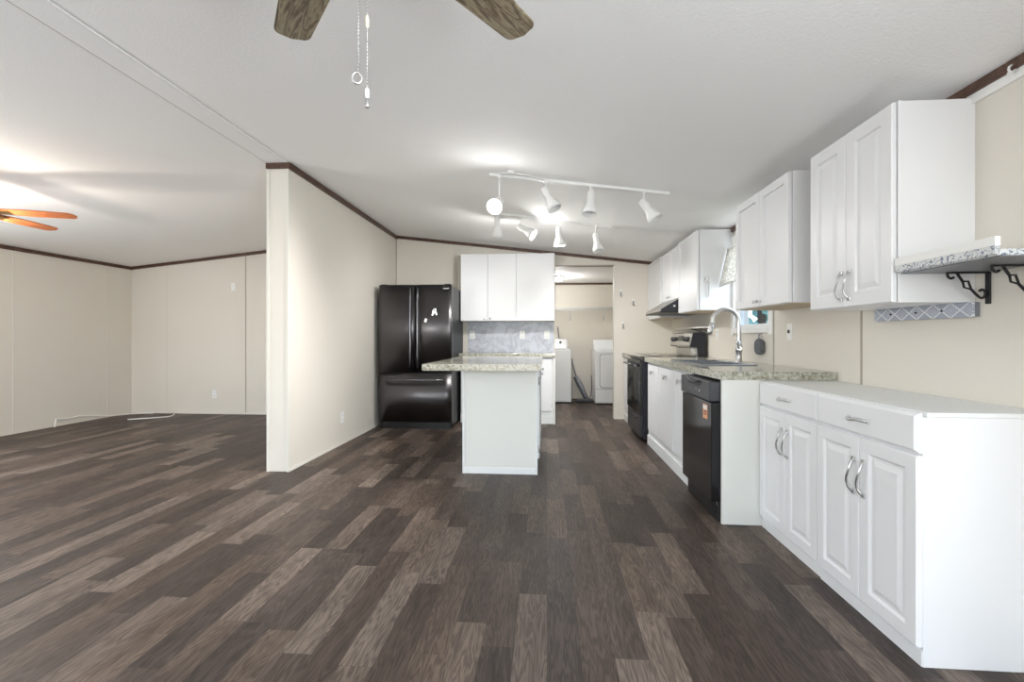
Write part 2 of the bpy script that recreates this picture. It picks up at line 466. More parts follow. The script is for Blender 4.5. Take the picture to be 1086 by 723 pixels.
# ceiling strip along the ridge line with a raised bead
struct('trim_1', bx(RX0 + .012, RX1 - .014, YF, 3.676, RZ - .006, RZ), 'ceil')
struct('trim_2', bx(RX1 - .009, RX1 - .002, YF, 3.676, RZ - .009, RZ + .001, bev=.002), 'plastic')
struct('trim_3', bx(RX0 + .004, RX0 + .012, YF, 3.676, RZ - .004, RZ), 'seam')
# brown crown mouldings
def crown_poly(bm, axis, pos, side, pts, h, d):
    """follows the polyline pts (x or y , z_top) on the wall plane at pos"""
    for (a, za), (b, zb) in zip(pts, pts[1:]):
        prism(bm, [(a, za), (b, zb), (b, zb - h), (a, za - h)], axis, pos, pos + side * d)
    return bm
t = nb(); crown_poly(t, 'Y', YB, -1, [(RX1, RZ), (XR, ceil_z(XR))], .040, .022); struct('trim_4', t, 'crown')
t = nb(); crown_poly(t, 'Y', YB, -1, [(XL, ceil_z(XL)), (RX0, RZ)], .042, .022); struct('trim_5', t, 'crown')
t = nb(); crown_poly(t, 'X', RX1, 1, [(3.678, RZ - .002), (YB, RZ - .002)], .050, .020); struct('trim_6', t, 'crown')
t = nb(); box(t, RX0, RX1 + .02, 3.654, 3.678, RZ - .052, RZ - .007, bev=.004); struct('trim_7', t, 'crown')
t = nb(); crown_poly(t, 'X', XL, 1, [(YF, ceil_z(XL)), (YB, ceil_z(XL))], .044, .022); struct('trim_8', t, 'crown')
t = nb(); crown_poly(t, 'X', XR, -1, [(YF, ceil_z(XR)), (YB, ceil_z(XR))], .040, .020); struct('trim_9', t, 'crown')
t = nb(); box(t, XR - .012, XR, YF, 1.99, 2.047, 2.083); struct('trim_10', t, 'plastic')
struct('trim_11', bx(-.5, XR, YL - .02, YL, LZ - .035, LZ), 'crown')
# thin battens over the wall panel joints
def batten(n, x0, x1, y0, y1, z0, z1, m='seam'): struct('trim_%d' % n, bx(x0, x1, y0, y1, z0, z1), m)
batten(12, -4.400, -4.388, YB - .004, YB, 0, 2.32)
batten(13, -5.628, -5.618, YB - .003, YB, 0, 2.20, 'wall')
batten(14, XL, XL + .003, 4.884, 4.896, 0, 2.14, 'edge')
batten(15, XL, XL + .003, 6.035, 6.047, 0, 2.14, 'wall')
batten(16, XR - .004, XR, 3.588, 3.602, .915, 2.10)
batten(17, XR - .004, XR, 2.622, 2.634, .86, 2.10)
batten(18, RX0 - .002, RX0 + .022, 3.672, 3.679, 0, RZ - .052, 'edge')
batten(19, RX1 - .012, RX1 + .003, 3.672, 3.690, 0, RZ - .052, 'edge')
batten(20, RX1, RX1 + .010, YB - .010, YB, 0, 2.53)
# door opening edges
batten(21, DX1 - .012, DX1 + .003, YB - .006, YB + .104, 0, DZ, 'edge')
batten(22, DX0, DX1 + .003, YB - .006, YB + .104, DZ - .010, DZ + .004, 'seam')  # dark strip stands in for the shadow line along the door head
# low base mouldings
struct('baseboard_middle', bx(RX1, RX1 + .008, 3.678, YB, 0, .018), 'edge')
struct('baseboard_back', bx(XL, RX0, YB - .010, YB, 0, .022), 'edge')
struct('baseboard_left', bx(XL, XL + .008, YF, YB, 0, .018), 'wall')
struct('baseboard_jamb', bx(DX1, 1.06, YB - .008, YB, 0, .022), 'edge')
# joint between the two halves of the floor
struct('trim_23', bx(-2.262, -2.256, YF, 3.67, 0, .0012), 'slot')

# windows: the small one over the sink is in view, the others are unseen, side wall ones added for fill
def window_x(n, x, y0, y1, z0, z1, side, fw=.045, sash=True):
    t = nb()
    for a in ((y0, y0 + fw, z0, z1), (y1 - fw, y1, z0, z1), (y0 + fw, y1 - fw, z0, z0 + fw), (y0 + fw, y1 - fw, z1 - fw, z1)):
        box(t, x + .02 * side, x + .07 * side, *a, bev=.004)
    if sash: box(t, x + .03 * side, x + .06 * side, y0 + fw, y1 - fw, (z0 + z1) / 2 - .02, (z0 + z1) / 2 + .02, bev=.004)
    o = struct('window_%d' % n, t, 'plastic')
    obj('pane', bx(x + .043 * side, x + .047 * side, y0 + fw - .005, y1 - fw + .005, z0 + fw - .005, z1 - fw + .005), 'glass', o)
    t = nb(); k = .06
    box(t, x - .014 * side, x, y0 - k, y0, z0 - k, z1 + k, bev=.003); box(t, x - .014 * side, x, y1, y1 + k, z0 - k, z1 + k, bev=.003)
    box(t, x - .014 * side, x, y0, y1, z1, z1 + k, bev=.003)
    box(t, x - .024 * side, x + .02 * side, y0, y1, z0 - .045, z0, bev=.004)
    obj('casing', t, 'plastic', o)
window_x(1, XR, WY0, WY1, WZ0, WZ1, 1, .03)
window_x(4, XL, 1.5, 3.7, .72, 1.98, -1)  # unseen window added for the left room fill
window_x(5, XR, -1.46, .16, .08, 2.02, 1)  # unseen window added for the fill on the middle wall
def window_y(n, y, x0, x1, z0, z1):
    t = nb(); fw = .05
    for a in ((x0, x0 + fw, z0, z1), (x1 - fw, x1, z0, z1), (x0 + fw, x1 - fw, z0, z0 + fw), (x0 + fw, x1 - fw, z1 - fw, z1), ((x0 + x1) / 2 - .02, (x0 + x1) / 2 + .02, z0 + fw, z1 - fw)):
        box(t, a[0], a[1], y - .09, y - .04, a[2], a[3], bev=.004)
    o = struct('window_%d' % n, t, 'plastic')
    obj('pane', bx(x0 + fw - .005, x1 - fw + .005, y - .067, y - .063, z0 + fw - .005, z1 - fw + .005), 'glass', o)
window_y(2, YF, -5.05, -3.35, .72, 1.98)
window_y(3, YF, -.95, 1.45, .06, 2.05)

# ------------------------------------------------------------------ refrigerator
FX0, FX1, FY = -2.07, -1.156, 5.53
fr = thing('refrigerator', 'black stainless french door refrigerator standing against the middle wall', 'refrigerator', ((FX0 + FX1) / 2, FY + .4, 0))
b_ = nb(); box(b_, FX0 + .008, FX1 - .008, FY + .07, FY + .80, .03, 1.755, bev=.006); obj('cabinet', b_, 'blackm', fr)
def bowed(bm, x0, x1, yf, yb, z0, z1, bow=.014, n=10, r=.012):
    """appliance door with a gently bowed front and rounded vertical edges"""
    pts = [(x0, yb)]
    for i in range(n + 1):
        t = i / n; x = x0 + (x1 - x0) * t
        y = yf + bow * (2 * t - 1) ** 2
        if i in (0, n): y += r
        pts.append((x + (0 if i not in (0, n) else 0), y))
        if i == 0: pts.append((x0 + r * .5, yf + bow + r * .2))
        if i == n - 1: pts.append((x1 - r * .5, yf + bow + r * .2))
    pts.append((x1, yb))
    v0 = [bm.verts.new((p[0], p[1], z0)) for p in pts]; v1 = [bm.verts.new((p[0], p[1], z1)) for p in pts]
    m = len(pts); fs = [bm.faces.new(v0), bm.faces.new(v1[::-1])]
    for i in range(m):
        f = bm.faces.new((v0[i], v1[i], v1[(i + 1) % m], v0[(i + 1) % m])); f.smooth = i not in (0, m - 1, m - 2); fs.append(f)
    bmesh.ops.recalc_face_normals(bm, faces=fs); return bm
XM = -1.615
for x0, x1, hx in ((FX0, XM - .004, XM - .045), (XM + .004, FX1, XM + .045)):
    d = obj('door', bowed(nb(), x0, x1, FY, FY + .068, .690, 1.768), 'bss', fr)
    h = nb(); zs = [.745, .765, .90, 1.25, 1.60, 1.715, 1.735]; ys = [0, -.040, -.052, -.058, -.052, -.040, 0]
    tube(h, [(hx, FY + .012 + a, z) for z, a in zip(zs, ys)], [.010, .013, .014, .014, .014, .013, .010], 12)
    obj('handle', h, 'bsshandle', d)
d = obj('freezer_drawer', bowed(nb(), FX0, FX1, FY, FY + .068, .085, .675), 'bss', fr)
h = nb(); tube(h, [(FX0 + .09, FY + .012, .60), (FX0 + .10, FY - .035, .60), (FX0 + .3, FY - .046, .603), (FX1 - .3, FY - .046, .603), (FX1 - .10, FY - .035, .60), (FX1 - .09, FY + .012, .60)], .014, 12)
obj('handle', h, 'bsshandle', d)
obj('toe_grille', bx(FX0 + .02, FX1 - .02, FY + .03, FY + .08, .0, .08), 'blackm', fr)
bm = nb(); box(bm, FX1 - .115, FX1 - .035, FY - .002 + .006, FY + .014, 1.715, 1.722); obj('badge', bm, 'nickel', fr)
for hx in (FX0 + .06, FX1 - .06): obj('hinge_cover', bx(hx - .04, hx + .04, FY + .03, FY + .16, 1.755, 1.778, bev=.006), 'blackm', fr)
# magnets
mg = nb(); y = FY - .004
for s in (-1, 1):
    prism(mg, [(-1.367 + s * .004, 1.470), (-1.367 + s * .016, 1.470), (-1.367 + s * .034, 1.395), (-1.367 + s * .018, 1.395)][::s], 'Y', y, y + .008)
prism(mg, [(-1.386, 1.43), (-1.348, 1.43), (-1.345, 1.418), (-1.389, 1.418)], 'Y', y - .002, y + .008)
ellipsoid(mg, (-1.367, y + .002, 1.468), .018, .006, .014, 12)
solo('fridge_magnet', mg, 'chrome', 'silvery letter shaped magnet on the right refrigerator door', 'magnet', (-1.367, FY, 1.42))
mg = nb(); R = Matrix.Translation((-1.478, FY, 1.33)) @ Matrix.Rotation(.35, 4, 'Y') @ Matrix.Diagonal((.030, .010, .048, 1))
r = bmesh.ops.create_cube(mg, size=1, matrix=R)
bmesh.ops.bevel(mg, geom=mg.edges[:], offset=.003, segments=2, affect='EDGES')
solo('fridge_magnet', mg, 'plastic', 'small plain white magnet stuck tilted on the refrigerator door', 'magnet', (-1.478, FY, 1.33))

# ------------------------------------------------------------------ back wall kitchen unit
def knob(bm, p, n, r=.012, L=.022):
    lathe(bm, [(r * .45, 0), (r * .4, L * .5), (r, L * .65), (r, L * .9), (r * .6, L)], aim(p, n), 12); return bm
ub = thing('wall_cabinet', 'white three door slab wall cabinet above the marble backsplash', 'cabinet', (-.52, 6.42, 1.343))
UY = 6.10
obj('carcass', bx(-1.155, .103, UY + .02, YB, 1.343, 2.238, bev=.003), 'white', ub)
for x0, x1, kx in ((-1.153, -.790, -.822), (-.786, -.407, -.756), (-.403, .101, .075)):
    d = obj('door', rings_panel(nb(), (x0, UY + .02, 1.345), (1, 0, 0), (0, 0, 1), (0, -1, 0), x1 - x0, .892, SLAB), 'white', ub)
    obj('knob', knob(nb(), (kx, UY, 1.378), (0, -1, 0)), 'chrome', d)
obj('filler_panel', bx(-1.20, -1.157, UY + .05, YB, 1.52, 2.23), 'filler', ub)
bc = thing('base_cabinet', 'white base cabinet along the back wall behind the island', 'cabinet', (-.52, 6.2, 0))
BY = 5.99
obj('carcass', bx(-1.135, .080, BY + .02, YB, 0, .870), 'white', bc)
for x0, x1, hx in ((-1.13, -.745, 0), (-.735, -.335, 0), (-.325, .062, 1)):
    d = obj('door', rings_panel(nb(), (x0, BY + .02, .165), (1, 0, 0), (0, 0, 1), (0, -1, 0), x1 - x0, .690, SLAB), 'white', bc)
    for z in (.24, .79): obj('hinge', bx(x1 + .001, x1 + .012, BY - .002, BY + .019, z - .028, z + .028), 'nickel', d)
obj('base_rail', bx(-1.135, .075, BY + .012, BY + .02, .118, .140), 'white2', bc)
obj('kick_board', bx(-1.135, .078, BY + .004, BY + .02, 0, .10), 'white2', bc)
obj('end_panel', bx(.080, .108, BY - .02, YB, 0, .868), 'ivory', bc)
ct = nb(); box(ct, -1.15, .104, 5.95, YB, .870, .914, bev=.004)
solo('worktop', ct, 'granite', 'speckled granite look worktop on the back wall base cabinet', 'worktop', (-.52, 6.2, .87))
solo('backsplash', bx(-1.108, .098, YB - .012, YB - .001, .915, 1.342), 'marble', 'grey blue marble backsplash panel above the back worktop', 'backsplash', (-.5, YB, .914))
def outlet(loc, n, label, kind='outlet', group=None, w=.072, hgt=.116, name='power_outlet'):
    """plate on a wall; n = outward normal"""
    loc = Vector(loc); n = Vector(n); a = n.cross(Vector((0, 0, 1)))
    o = thing(name, label, 'outlet' if kind != 'switch' else 'switch', loc, group)
    def P(bm, u0, u1, z0, z1, d0, d1, bev=0):
        m = Matrix((a, n, Vector((0, 0, 1)))).transposed().to_4x4(); m.translation = loc
        r = bmesh.ops.create_cube(bm, size=1, matrix=m @ Matrix.Translation(((u0 + u1) / 2, (d0 + d1) / 2, (z0 + z1) / 2)) @ Matrix.Diagonal((u1 - u0, d1 - d0, z1 - z0, 1)))
        if bev: bmesh.ops.bevel(bm, geom=list({e for v in r['verts'] for e in v.link_edges}), offset=bev, segments=2, affect='EDGES')
        return bm
    obj('cover_plate', P(nb(), -w / 2, w / 2, -hgt / 2, hgt / 2, 0, .007, .003), 'plastic', o)
    if kind == 'outlet':
        for z in (-.026, .026):
            s = obj('socket', P(nb(), -.017, .017, z - .015, z + .015, .007, .009, .0008), 'plastic', o)
            t = nb(); P(t, -.009, -.006, z - .004, z + .006, .0088, .0096); P(t, .006, .009, z - .004, z + .006, .0088, .0096); P(t, -.002, .002, z - .011, z - .007, .0088, .0096)
            obj('slots', t, 'slot', s)
    elif kind == 'switch':
        obj('toggle', P(nb(), -.006, .006, -.010, .014, .007, .018, .002), 'slot', o)
    return o
for x, lab in ((-1.045, 'left of three white outlets on the marble backsplash'), (-.341, 'middle of three white outlets on the marble backsplash'), (.0, 'right of three white outlets on the marble backsplash')):
    outlet((x, YB - .012, 1.159), (0, -1, 0), lab, group='outlets on the marble backsplash')

# ------------------------------------------------------------------ island
isl = thing('kitchen_island', 'white kitchen island cabinet with a plain end panel facing the room', 'kitchen island', (-.38, 4.3, 0))
obj('body', bx(-.690, -.080, 3.765, 4.98, .0, .862, bev=.002), 'ivory', isl)
obj('end_panel', bx(-.675, -.085, 3.753, 3.765, .05, .855), 'ivory', isl)
obj('base_trim', bx(-.690, -.080, 3.750, 3.766, 0, .055, bev=.003), 'white2', isl)
obj('corner_trim', bx(-.694, -.676, 3.748, 3.780, 0, .860, bev=.002), 'white2', isl)
obj('corner_trim', bx(-.088, -.076, 3.748, 3.780, 0, .860, bev=.002), 'white2', isl)
for y0, y1 in ((3.80, 4.36), (4.38, 4.95)):
    d = obj('door', rings_panel(nb(), (-.080, y0, .12), (0, 1, 0), (0, 0, 1), (1, 0, 0), y1 - y0, .72, SLAB), 'white2', isl)
    for z in (.20, .76):
        h = nb(); tube(h, [(-.062, y0 - .010, z - .03), (-.062, y0 - .010, z + .03)], .006, 10); box(h, -.066, -.058, y0 - .008, y0 + .016, z - .022, z + .022)
        obj('hinge', h, 'nickel', d)
    obj('knob', knob(nb(), (-.062, (y0 + y1) / 2, .80), (1, 0, 0), .014, .03), 'chrome', d)
it = nb(); prism(it, [(-.952, 3.452), (-.045, 3.502), (-.045, 5.0), (-.952, 5.1)], 'Z', .864, .914)
bmesh.ops.bevel(it, geom=it.edges[:], offset=.004, segments=2, affect='EDGES')
solo('island_worktop', it, 'granite', 'speckled granite look worktop overhanging the white island', 'worktop', (-.5, 4.2, .864))

# ------------------------------------------------------------------ near right base cabinets
def s_handle(p, L=.13, N=(-1, 0, 0), A=(0, 1, 0), sgn=1, amp=.008, out=.026):
    """wavy strap handle; p lower end on the face"""
    p, N, A = Vector(p), Vector(N), Vector(A); bm = nb(); pts = []; n = 16
    for i in range(n + 1):
        t = i / n; o_ = out * (math.sin(PI * t) ** .55)
        pts.append(p + Vector((0, 0, L * t)) + N * (o_ + .001) + A * (sgn * amp * math.sin(2 * PI * t)))
    tube(bm, pts, [.0050 if 2 < i < n - 2 else .0062 for i in range(n + 1)], 8)
    for q in (p, p + Vector((0, 0, L))): box(bm, q.x - .006, q.x + .001, q.y - .009, q.y + .009, q.z - .009, q.z + .009, bev=.002)
    return bm
def bow_pull(p, L=.11, out=.028):
    """horizontal drawer pull on a -X face, centre p"""
    p = Vector(p); bm = nb(); pts = []; n = 14
    for i in range(n + 1):
        t = i / n; pts.append(p + Vector((-out * (math.sin(PI * t) ** .5) - .001, (t - .5) * L, .004 * math.sin(2 * PI * t))))
    tube(bm, pts, .0065, 8)
    for s in (-.5, .5): box(bm, p.x - .006, p.x + .001, p.y + s * L - .008, p.y + s * L + .008, p.z - .008, p.z + .008, bev=.002)
    return bm
def near_base(y0, y1, xf, label):
    """y0 near end, y1 far end; xf = door face plane"""
    o = thing('base_cabinet', label, 'cabinet', (1.48, (y0 + y1) / 2, 0))
    xc = xf + .020
    obj('carcass', bx(xc, XR - .003, y0, y1, .0, .845, bev=.0015), 'white', o)
    obj('toe_kick', bx(xc - .003, xc, y0 + .004, y1 - .004, 0, .052), 'white', o)
    d = obj('drawer', rings_panel(nb(), (xc, y1 - .003, .722), (0, -1, 0), (0, 0, 1), (-1, 0, 0), y1 - y0 - .006, .136, DRAWER), 'white', o)
    obj('handle', bow_pull((xf, (y0 + y1) / 2, .787)), 'nickel', d)
    ym = (y0 + y1) / 2
    for a, b2, hy, sg in ((y0 + .003, ym - .002, ym - .030, 1), (ym + .002, y1 - .003, ym + .030, 1)):
        d = obj('door', rings_panel(nb(), (xc, b2, .066), (0, -1, 0), (0, 0, 1), (-1, 0, 0), b2 - a, .648, RAISED), 'white', o)
        obj('handle', s_handle((xf, hy, .490), .135, sgn=sg), 'nickel', d)
    return o
near_base(2.243, 2.833, 1.254, 'white base cabinet next to the dishwasher end panel with drawer and two doors')
near_base(1.655, 2.239, 1.248, 'nearest white base cabinet with one drawer and two raised panel doors')
tp = bx(1.277, XR - .002, 1.650, 2.832, .845, .862, bev=.003)
solo('worktop', tp, 'white2', 'white top board lying on the two nearest base cabinets', 'worktop', (1.48, 2.24, .845))

# ------------------------------------------------------------------ sink run
solo('cabinet_end_panel', bx(1.043, XR, 2.838, 2.858, 0, .864, bev=.001), 'ivory', 'white end panel closing the counter run beside the dishwasher', 'panel', (1.37, 2.848, 0))
CF = 1.03
ct = nb()
SX0, SX1, SY0, SY1 = 1.13, 1.50, 3.48, 4.20
box(ct, CF, SX0, 2.83, 4.965, .864, .914, bev=.003); box(ct, SX1, XR, 2.83, 4.965, .864, .914, bev=.003)
box(ct, SX0, SX1, 2.83, SY0, .864, .914); box(ct, SX0, SX1, SY1, 4.965, .864, .914)
solo('worktop', ct, 'granite', 'long speckled granite look worktop around the sink on the right wall', 'worktop', (1.36, 3.9, .864))
sk = thing('kitchen_sink', 'stainless steel drop in sink set in the right worktop', 'sink', (1.31, 3.81, .9))
k = nb()
for a in ((SX0 - .025, SX0 + .015, SY0 - .025, SY1 + .025), (SX1 - .015, SX1 + .022, SY0 - .025, SY1 + .025), (SX0 + .015, SX1 - .015, SY0 - .025, SY0 + .015), (SX0 + .015, SX1 - .015, SY1 - .015, SY1 + .025), (SX0 + .015, SX1 - .015, 3.82, 3.86)):
    box(k, *a, .9145, .922, bev=.002)
obj('rim', k, 'steelblue', sk)
for y0, y1 in ((SY0 + .004, 3.83), (3.85, SY1 - .004)):
    k = nb(); x0, x1 = SX0 + .004, SX1 - .004; t_ = .003
    box(k, x0, x1, y0, y1, .735, .738); box(k, x0, x0 + t_, y0, y1, .735, .915); box(k, x1 - t_, x1, y0, y1, .735, .915)
    box(k, x0, x1, y0, y0 + t_, .735, .915); box(k, x0, x1, y1 - t_, y1, .735, .915)
    bs = obj('basin', k, 'steelblue', sk)
    obj('drain', lathe(nb(), [(.04, .738), (.04, .742), (.03, .7425), (.02, .740)], Matrix.Translation((1.32, (y0 + y1) / 2, 0)), 20), 'chrome', bs)
fc = thing('faucet', 'brushed gooseneck pull down faucet standing behind the sink', 'faucet', (1.557, 3.87, .914))
k = nb(); lathe(k, [(.030, .914), (.030, .920), (.024, .926), (.022, 1.00), (.026, 1.005), (.026, 1.05), (.020, 1.058), (.0165, 1.09)], Matrix.Translation((1.557, 3.87, 0)), 20)
obj('base', k, 'nickel', fc)
k = nb(); pts = [(1.557, 3.87, 1.06 + .019 * i) for i in range(10)]
pts += [(1.452 + .105 * math.cos(a), 3.87, 1.243 + .105 * math.sin(a)) for a in [PI * i / 18 for i in range(1, 19)]]
pts += [(1.343, 3.87, 1.225)]
tube(k, pts, .0165, 14); obj('spout', k, 'nickel', fc)
k = nb(); tube(k, [(1.344, 3.87, 1.240), (1.338, 3.87, 1.205), (1.331, 3.87, 1.175), (1.325, 3.87, 1.150)], [.015, .019, .021, .022], 14); obj('spray_head', k, 'nickel', fc)
k = nb(); tube(k, [(1.557, 3.85, 1.03), (1.535, 3.80, 1.032)], .018, 12)
tube(k, [(1.528, 3.80, 1.03), (1.512, 3.79, 1.07), (1.504, 3.785, 1.115)], [.008, .007, .006], 10); obj('lever', k, 'nickel', fc)

sc = thing('sink_cabinet', 'white base cabinet of three narrow doors under the sink worktop', 'cabinet', (1.36, 4.2, 0))
k = nb(); Y0, Y1 = 3.468, 4.945
box(k, 1.07, XR - .005, Y0, Y0 + .018, .10, .862); box(k, 1.07, XR - .005, Y1 - .018, Y1, .10, .862); box(k, 1.07, XR - .005, Y0 + .018, Y1 - .018, .10, .118)
box(k, XR - .02, XR - .005, Y0 + .018, Y1 - .018, .118, .862)
obj('carcass', k, 'white2', sc)
k = nb()
for a in ((3.468, 3.55, .10, .862), (3.885, 3.93, .10, .862), (4.40, 4.44, .10, .862), (4.88, 4.945, .10, .862), (3.55, 4.88, .82, .862), (3.55, 4.88, .10, .18)):
    e = .0008 if a[1] - a[0] > .5 else 0
    box(k, 1.068 + e, 1.086 - e, *a)
obj('face_frame', k, 'white2', sc)
obj('toe_board', bx(1.056, 1.070, 3.462, 4.95, 0, .100, bev=.002), 'white2', sc)
def vpull(p):
    p = Vector(p); bm = nb()
    tube(bm, [p + Vector((-.002, -.038, .016)), p + Vector((-.020, -.034, .014)), p + Vector((-.024, -.014, -.004)), p + Vector((-.026, 0, -.012)), p + Vector((-.024, .014, -.004)), p + Vector((-.020, .034, .014)), p + Vector((-.002, .038, .016))], .0055, 8)
    tube(bm, [p + Vector((-.020, -.034, .014)), p + Vector((-.020, .034, .014))], .0045, 8)
    return bm
for y0, y1, z0 in ((4.436, 4.886, .165), (3.926, 4.410, .165), (3.548, 3.902, .165)):
    d = obj('door', rings_panel(nb(), (1.068, y1, z0), (0, -1, 0), (0, 0, 1), (-1, 0, 0), y1 - y0, .845 - z0, SLAB), 'white', sc)
    obj('pull', vpull((1.048, (y0 + y1) / 2, .765)), 'nickel', d)

dw = thing('dishwasher', 'black built in dishwasher between the sink cabinet and end panel', 'dishwasher', (1.3, 3.16, 0))
DWX, A0, A1 = .985, 2.862, 3.458
obj('tub_body', bx(1.045, 1.66, A0 + .006, A1 - .006, .03, .850), 'navy', dw)
d = obj('door', bx(DWX + .006, 1.045, A0 + .004, A1 - .002, .125, .722, bev=.004), 'black', dw)
st = obj('sticker', bx(DWX + .004, DWX + .0065, 2.93, 3.01, .610, .700, bev=.001), 'orange', d)
obj('printed_band', bx(DWX + .003, DWX + .0042, 2.935, 3.005, .668, .694), 'plastic', st)
k = nb(); box(k, DWX + .003, DWX + .0042, 2.945, 2.985, .650, .658); box(k, DWX + .003, DWX + .0042, 2.945, 2.995, .635, .641); obj('printed_lines', k, 'slot', st)
d = obj('control_panel', bx(DWX - .004, 1.045, A0 + .002, A1, .728, .850, bev=.006), 'panelblk', dw)
k = nb(); prism(k, [(3.00, .838), (3.32, .838), (3.27, .806), (3.05, .806)], 'X', DWX - .0055, DWX + .002); obj('handle_recess', k, 'blackm', d)
k = nb(); tube(k, [(DWX - .006, 3.03, .838), (DWX - .014, 3.10, .832), (DWX - .016, 3.16, .830), (DWX - .014, 3.22, .832), (DWX - .006, 3.29, .838)], .006, 8); obj('grip', k, 'panelblk', d)
k = nb(); lathe(k, [(.009, 0), (.009, .002), (.006, .003)], aim((DWX - .004, 3.05, .776), (-1, 0, 0)), 16); obj('badge', k, 'chrome', d)
k = nb(); box(k, DWX - .0052, DWX - .003, 3.09, 3.14, .780, .785); obj('legend', k, 'midgrey', d)
obj('kick_plate', bx(1.03, 1.045, A0 + .005, A1, .004, .118), 'blackm', dw)
k = nb(); tube(k, [(1.028, A0 + .012, .10), (1.024, A0 + .008, .13), (1.028, A0 + .010, .17), (1.03, A0 + .012, .20)], .004, 6); obj('hinge_spring', k, 'nickel', dw)

# ------------------------------------------------------------------ range
rg = thing('kitchen_range', 'black electric range with a raised back console standing in the right counter run', 'range', (1.33, 5.37, 0))
RY0, RY1, RXF = 4.985, 5.750, .985
obj('body', bx(RXF + .04, 1.66, RY0, RY1, .03, .893, bev=.004), 'navy', rg)
obj('cooktop', bx(RXF + .005, 1.66, RY0 - .002, RY1 + .002, .893, .917, bev=.005), 'glassblk', rg)
for bx_, by_, br in ((1.17, 5.18, .10), (1.17, 5.56, .075), (1.42, 5.18, .075), (1.42, 5.56, .10)):
    k = nb(); lathe(k, [(br, .9172), (br, .9178), (br - .008, .9179)], Matrix.Translation((bx_, by_, 0)), 32); obj('burner', k, 'darkgrey', rg)
d = obj('oven_door', bx(RXF, RXF + .04, RY0 + .004, RY1 - .004, .295, .875, bev=.006), 'black', rg)
obj('door_window', bx(RXF - .002, RXF + .002, RY0 + .09, RY1 - .09, .40, .74, bev=.001), 'glassblk', d)
k = nb(); tube(k, [(RXF, RY0 + .05, .815), (RXF - .045, RY0 + .05, .818)], .010, 10); tube(k, [(RXF, RY1 - .05, .815), (RXF - .045, RY1 - .05, .818)], .010, 10)
tube(k, [(RXF - .045, RY0 + .03, .818), (RXF - .045, RY1 - .03, .818)], .012, 12); obj('handle', k, 'bsshandle', d)
d = obj('storage_drawer', bx(RXF + .004, RXF + .04, RY0 + .004, RY1 - .004, .055, .285, bev=.006), 'panelblk', rg)
k = nb(); box(k, RXF - .010, RXF + .006, RY0 + .16, RY1 - .16, .232, .250, bev=.005); obj('handle', k, 'blackm', d)
k = nb(); prism(k, [(1.50, 1.030), (1.535, 1.165), (1.66, 1.172), (1.66, .917), (1.585, .917), (1.575, 1.02)], 'Y', RY0 + .012, RY1 - .012)
cs = obj('console', k, 'steel', rg)
k = nb(); prism(k, [(1.505, 1.020), (1.540, 1.172), (1.665, 1.178), (1.665, .917), (1.59, .917), (1.58, 1.01)], 'Y', RY0, RY0 + .014); obj('end_cap', k, 'navy', rg)
k = nb(); prism(k, [(1.505, 1.020), (1.540, 1.172), (1.665, 1.178), (1.665, .917), (1.59, .917), (1.58, 1.01)], 'Y', RY1 - .014, RY1); obj('end_cap', k, 'navy', rg)
k = nb(); box(k, 1.548, 1.585, RY0 + .10, RY1 - .10, .925, 1.005, bev=.004); obj('console_panel', k, 'steel', rg)
for y in (5.085, 5.175, 5.56, 5.65):
    k = nb(); lathe(k, [(.028, 0), (.028, .008), (.022, .012), (.019, .032), (.014, .034)], aim((1.519, y, 1.10), (-.968, 0, .25)), 18); obj('knob', k, 'blackm', cs)
k = nb(); prism(k, [(1.517, 1.085), (1.531, 1.140), (1.520, 1.140), (1.508, 1.085)], 'Y', 5.28, 5.46); obj('display', k, 'glassblk', cs)
for y in (5.13, 5.60):
    k = nb(); lathe(k, [(.009, 0), (.009, .004)], aim((1.512, y, 1.055), (-.968, 0, .25)), 12); obj('indicator', k, 'chrome', cs)

fb = thing('base_cabinet', 'narrow white base cabinet in the corner beyond the black range', 'cabinet', (1.37, 6.09, 0))
obj('carcass', bx(1.068, XR - .003, 5.765, YB - .003, 0, .862), 'white2', fb)
d = obj('door', rings_panel(nb(), (1.068, 6.395, .165), (0, -1, 0), (0, 0, 1), (-1, 0, 0), .60, .68, SLAB), 'white', fb)
obj('pull', vpull((1.048, 5.90, .765)), 'nickel', d)
obj('toe_board', bx(1.056, 1.068, 5.765, YB - .003, 0, .085), 'white2', fb)
solo('worktop', bx(CF, XR, 5.758, YB, .864, .914, bev=.003), 'granite', 'short speckled worktop in the far corner beyond the range', 'worktop', (1.37, 6.09, .864))

# ------------------------------------------------------------------ upper cabinets on the right wall
def upper(label, y0, y1, z0, z1, xf, doors, prof, handle, name='wall_cabinet', under=None):
    """doors: list of (ya, yb); handle(bm-maker)"""
    o = thing(name, label, 'cabinet', (XR, (y0 + y1) / 2, z0))
    xc = xf + .020
    obj('carcass', bx(xc + .004, XR, y0, y1, z0, z1, bev=.0015), 'white', o)
    if under: obj('underside', bx(xc + .01, XR - .01, y0 + .01, y1 - .01, z0 - .004, z0), under, o)
    for i, (a, b2) in enumerate(doors):
        d = obj('door', rings_panel(nb(), (xc, b2, z0 + .002), (0, -1, 0), (0, 0, 1), (-1, 0, 0), b2 - a, z1 - z0 - .004, prof), 'white', o)
        h = handle(i, xf, a, b2)
        if h is not None: obj('handle' if prof is RAISEDW else 'knob', h, 'nickel' if prof is RAISEDW else 'chrome', d)
    return o
ua = upper('nearest white wall cabinet with two raised panel doors beside the wall shelf', 1.965, 2.553, 1.257, 2.068, 1.390,
           [(1.972, 2.258), (2.262, 2.551)], RAISEDW, lambda i, xf, a, b2: s_handle((xf, (b2 - .028) if i == 0 else (a + .028), 1.295), .125))
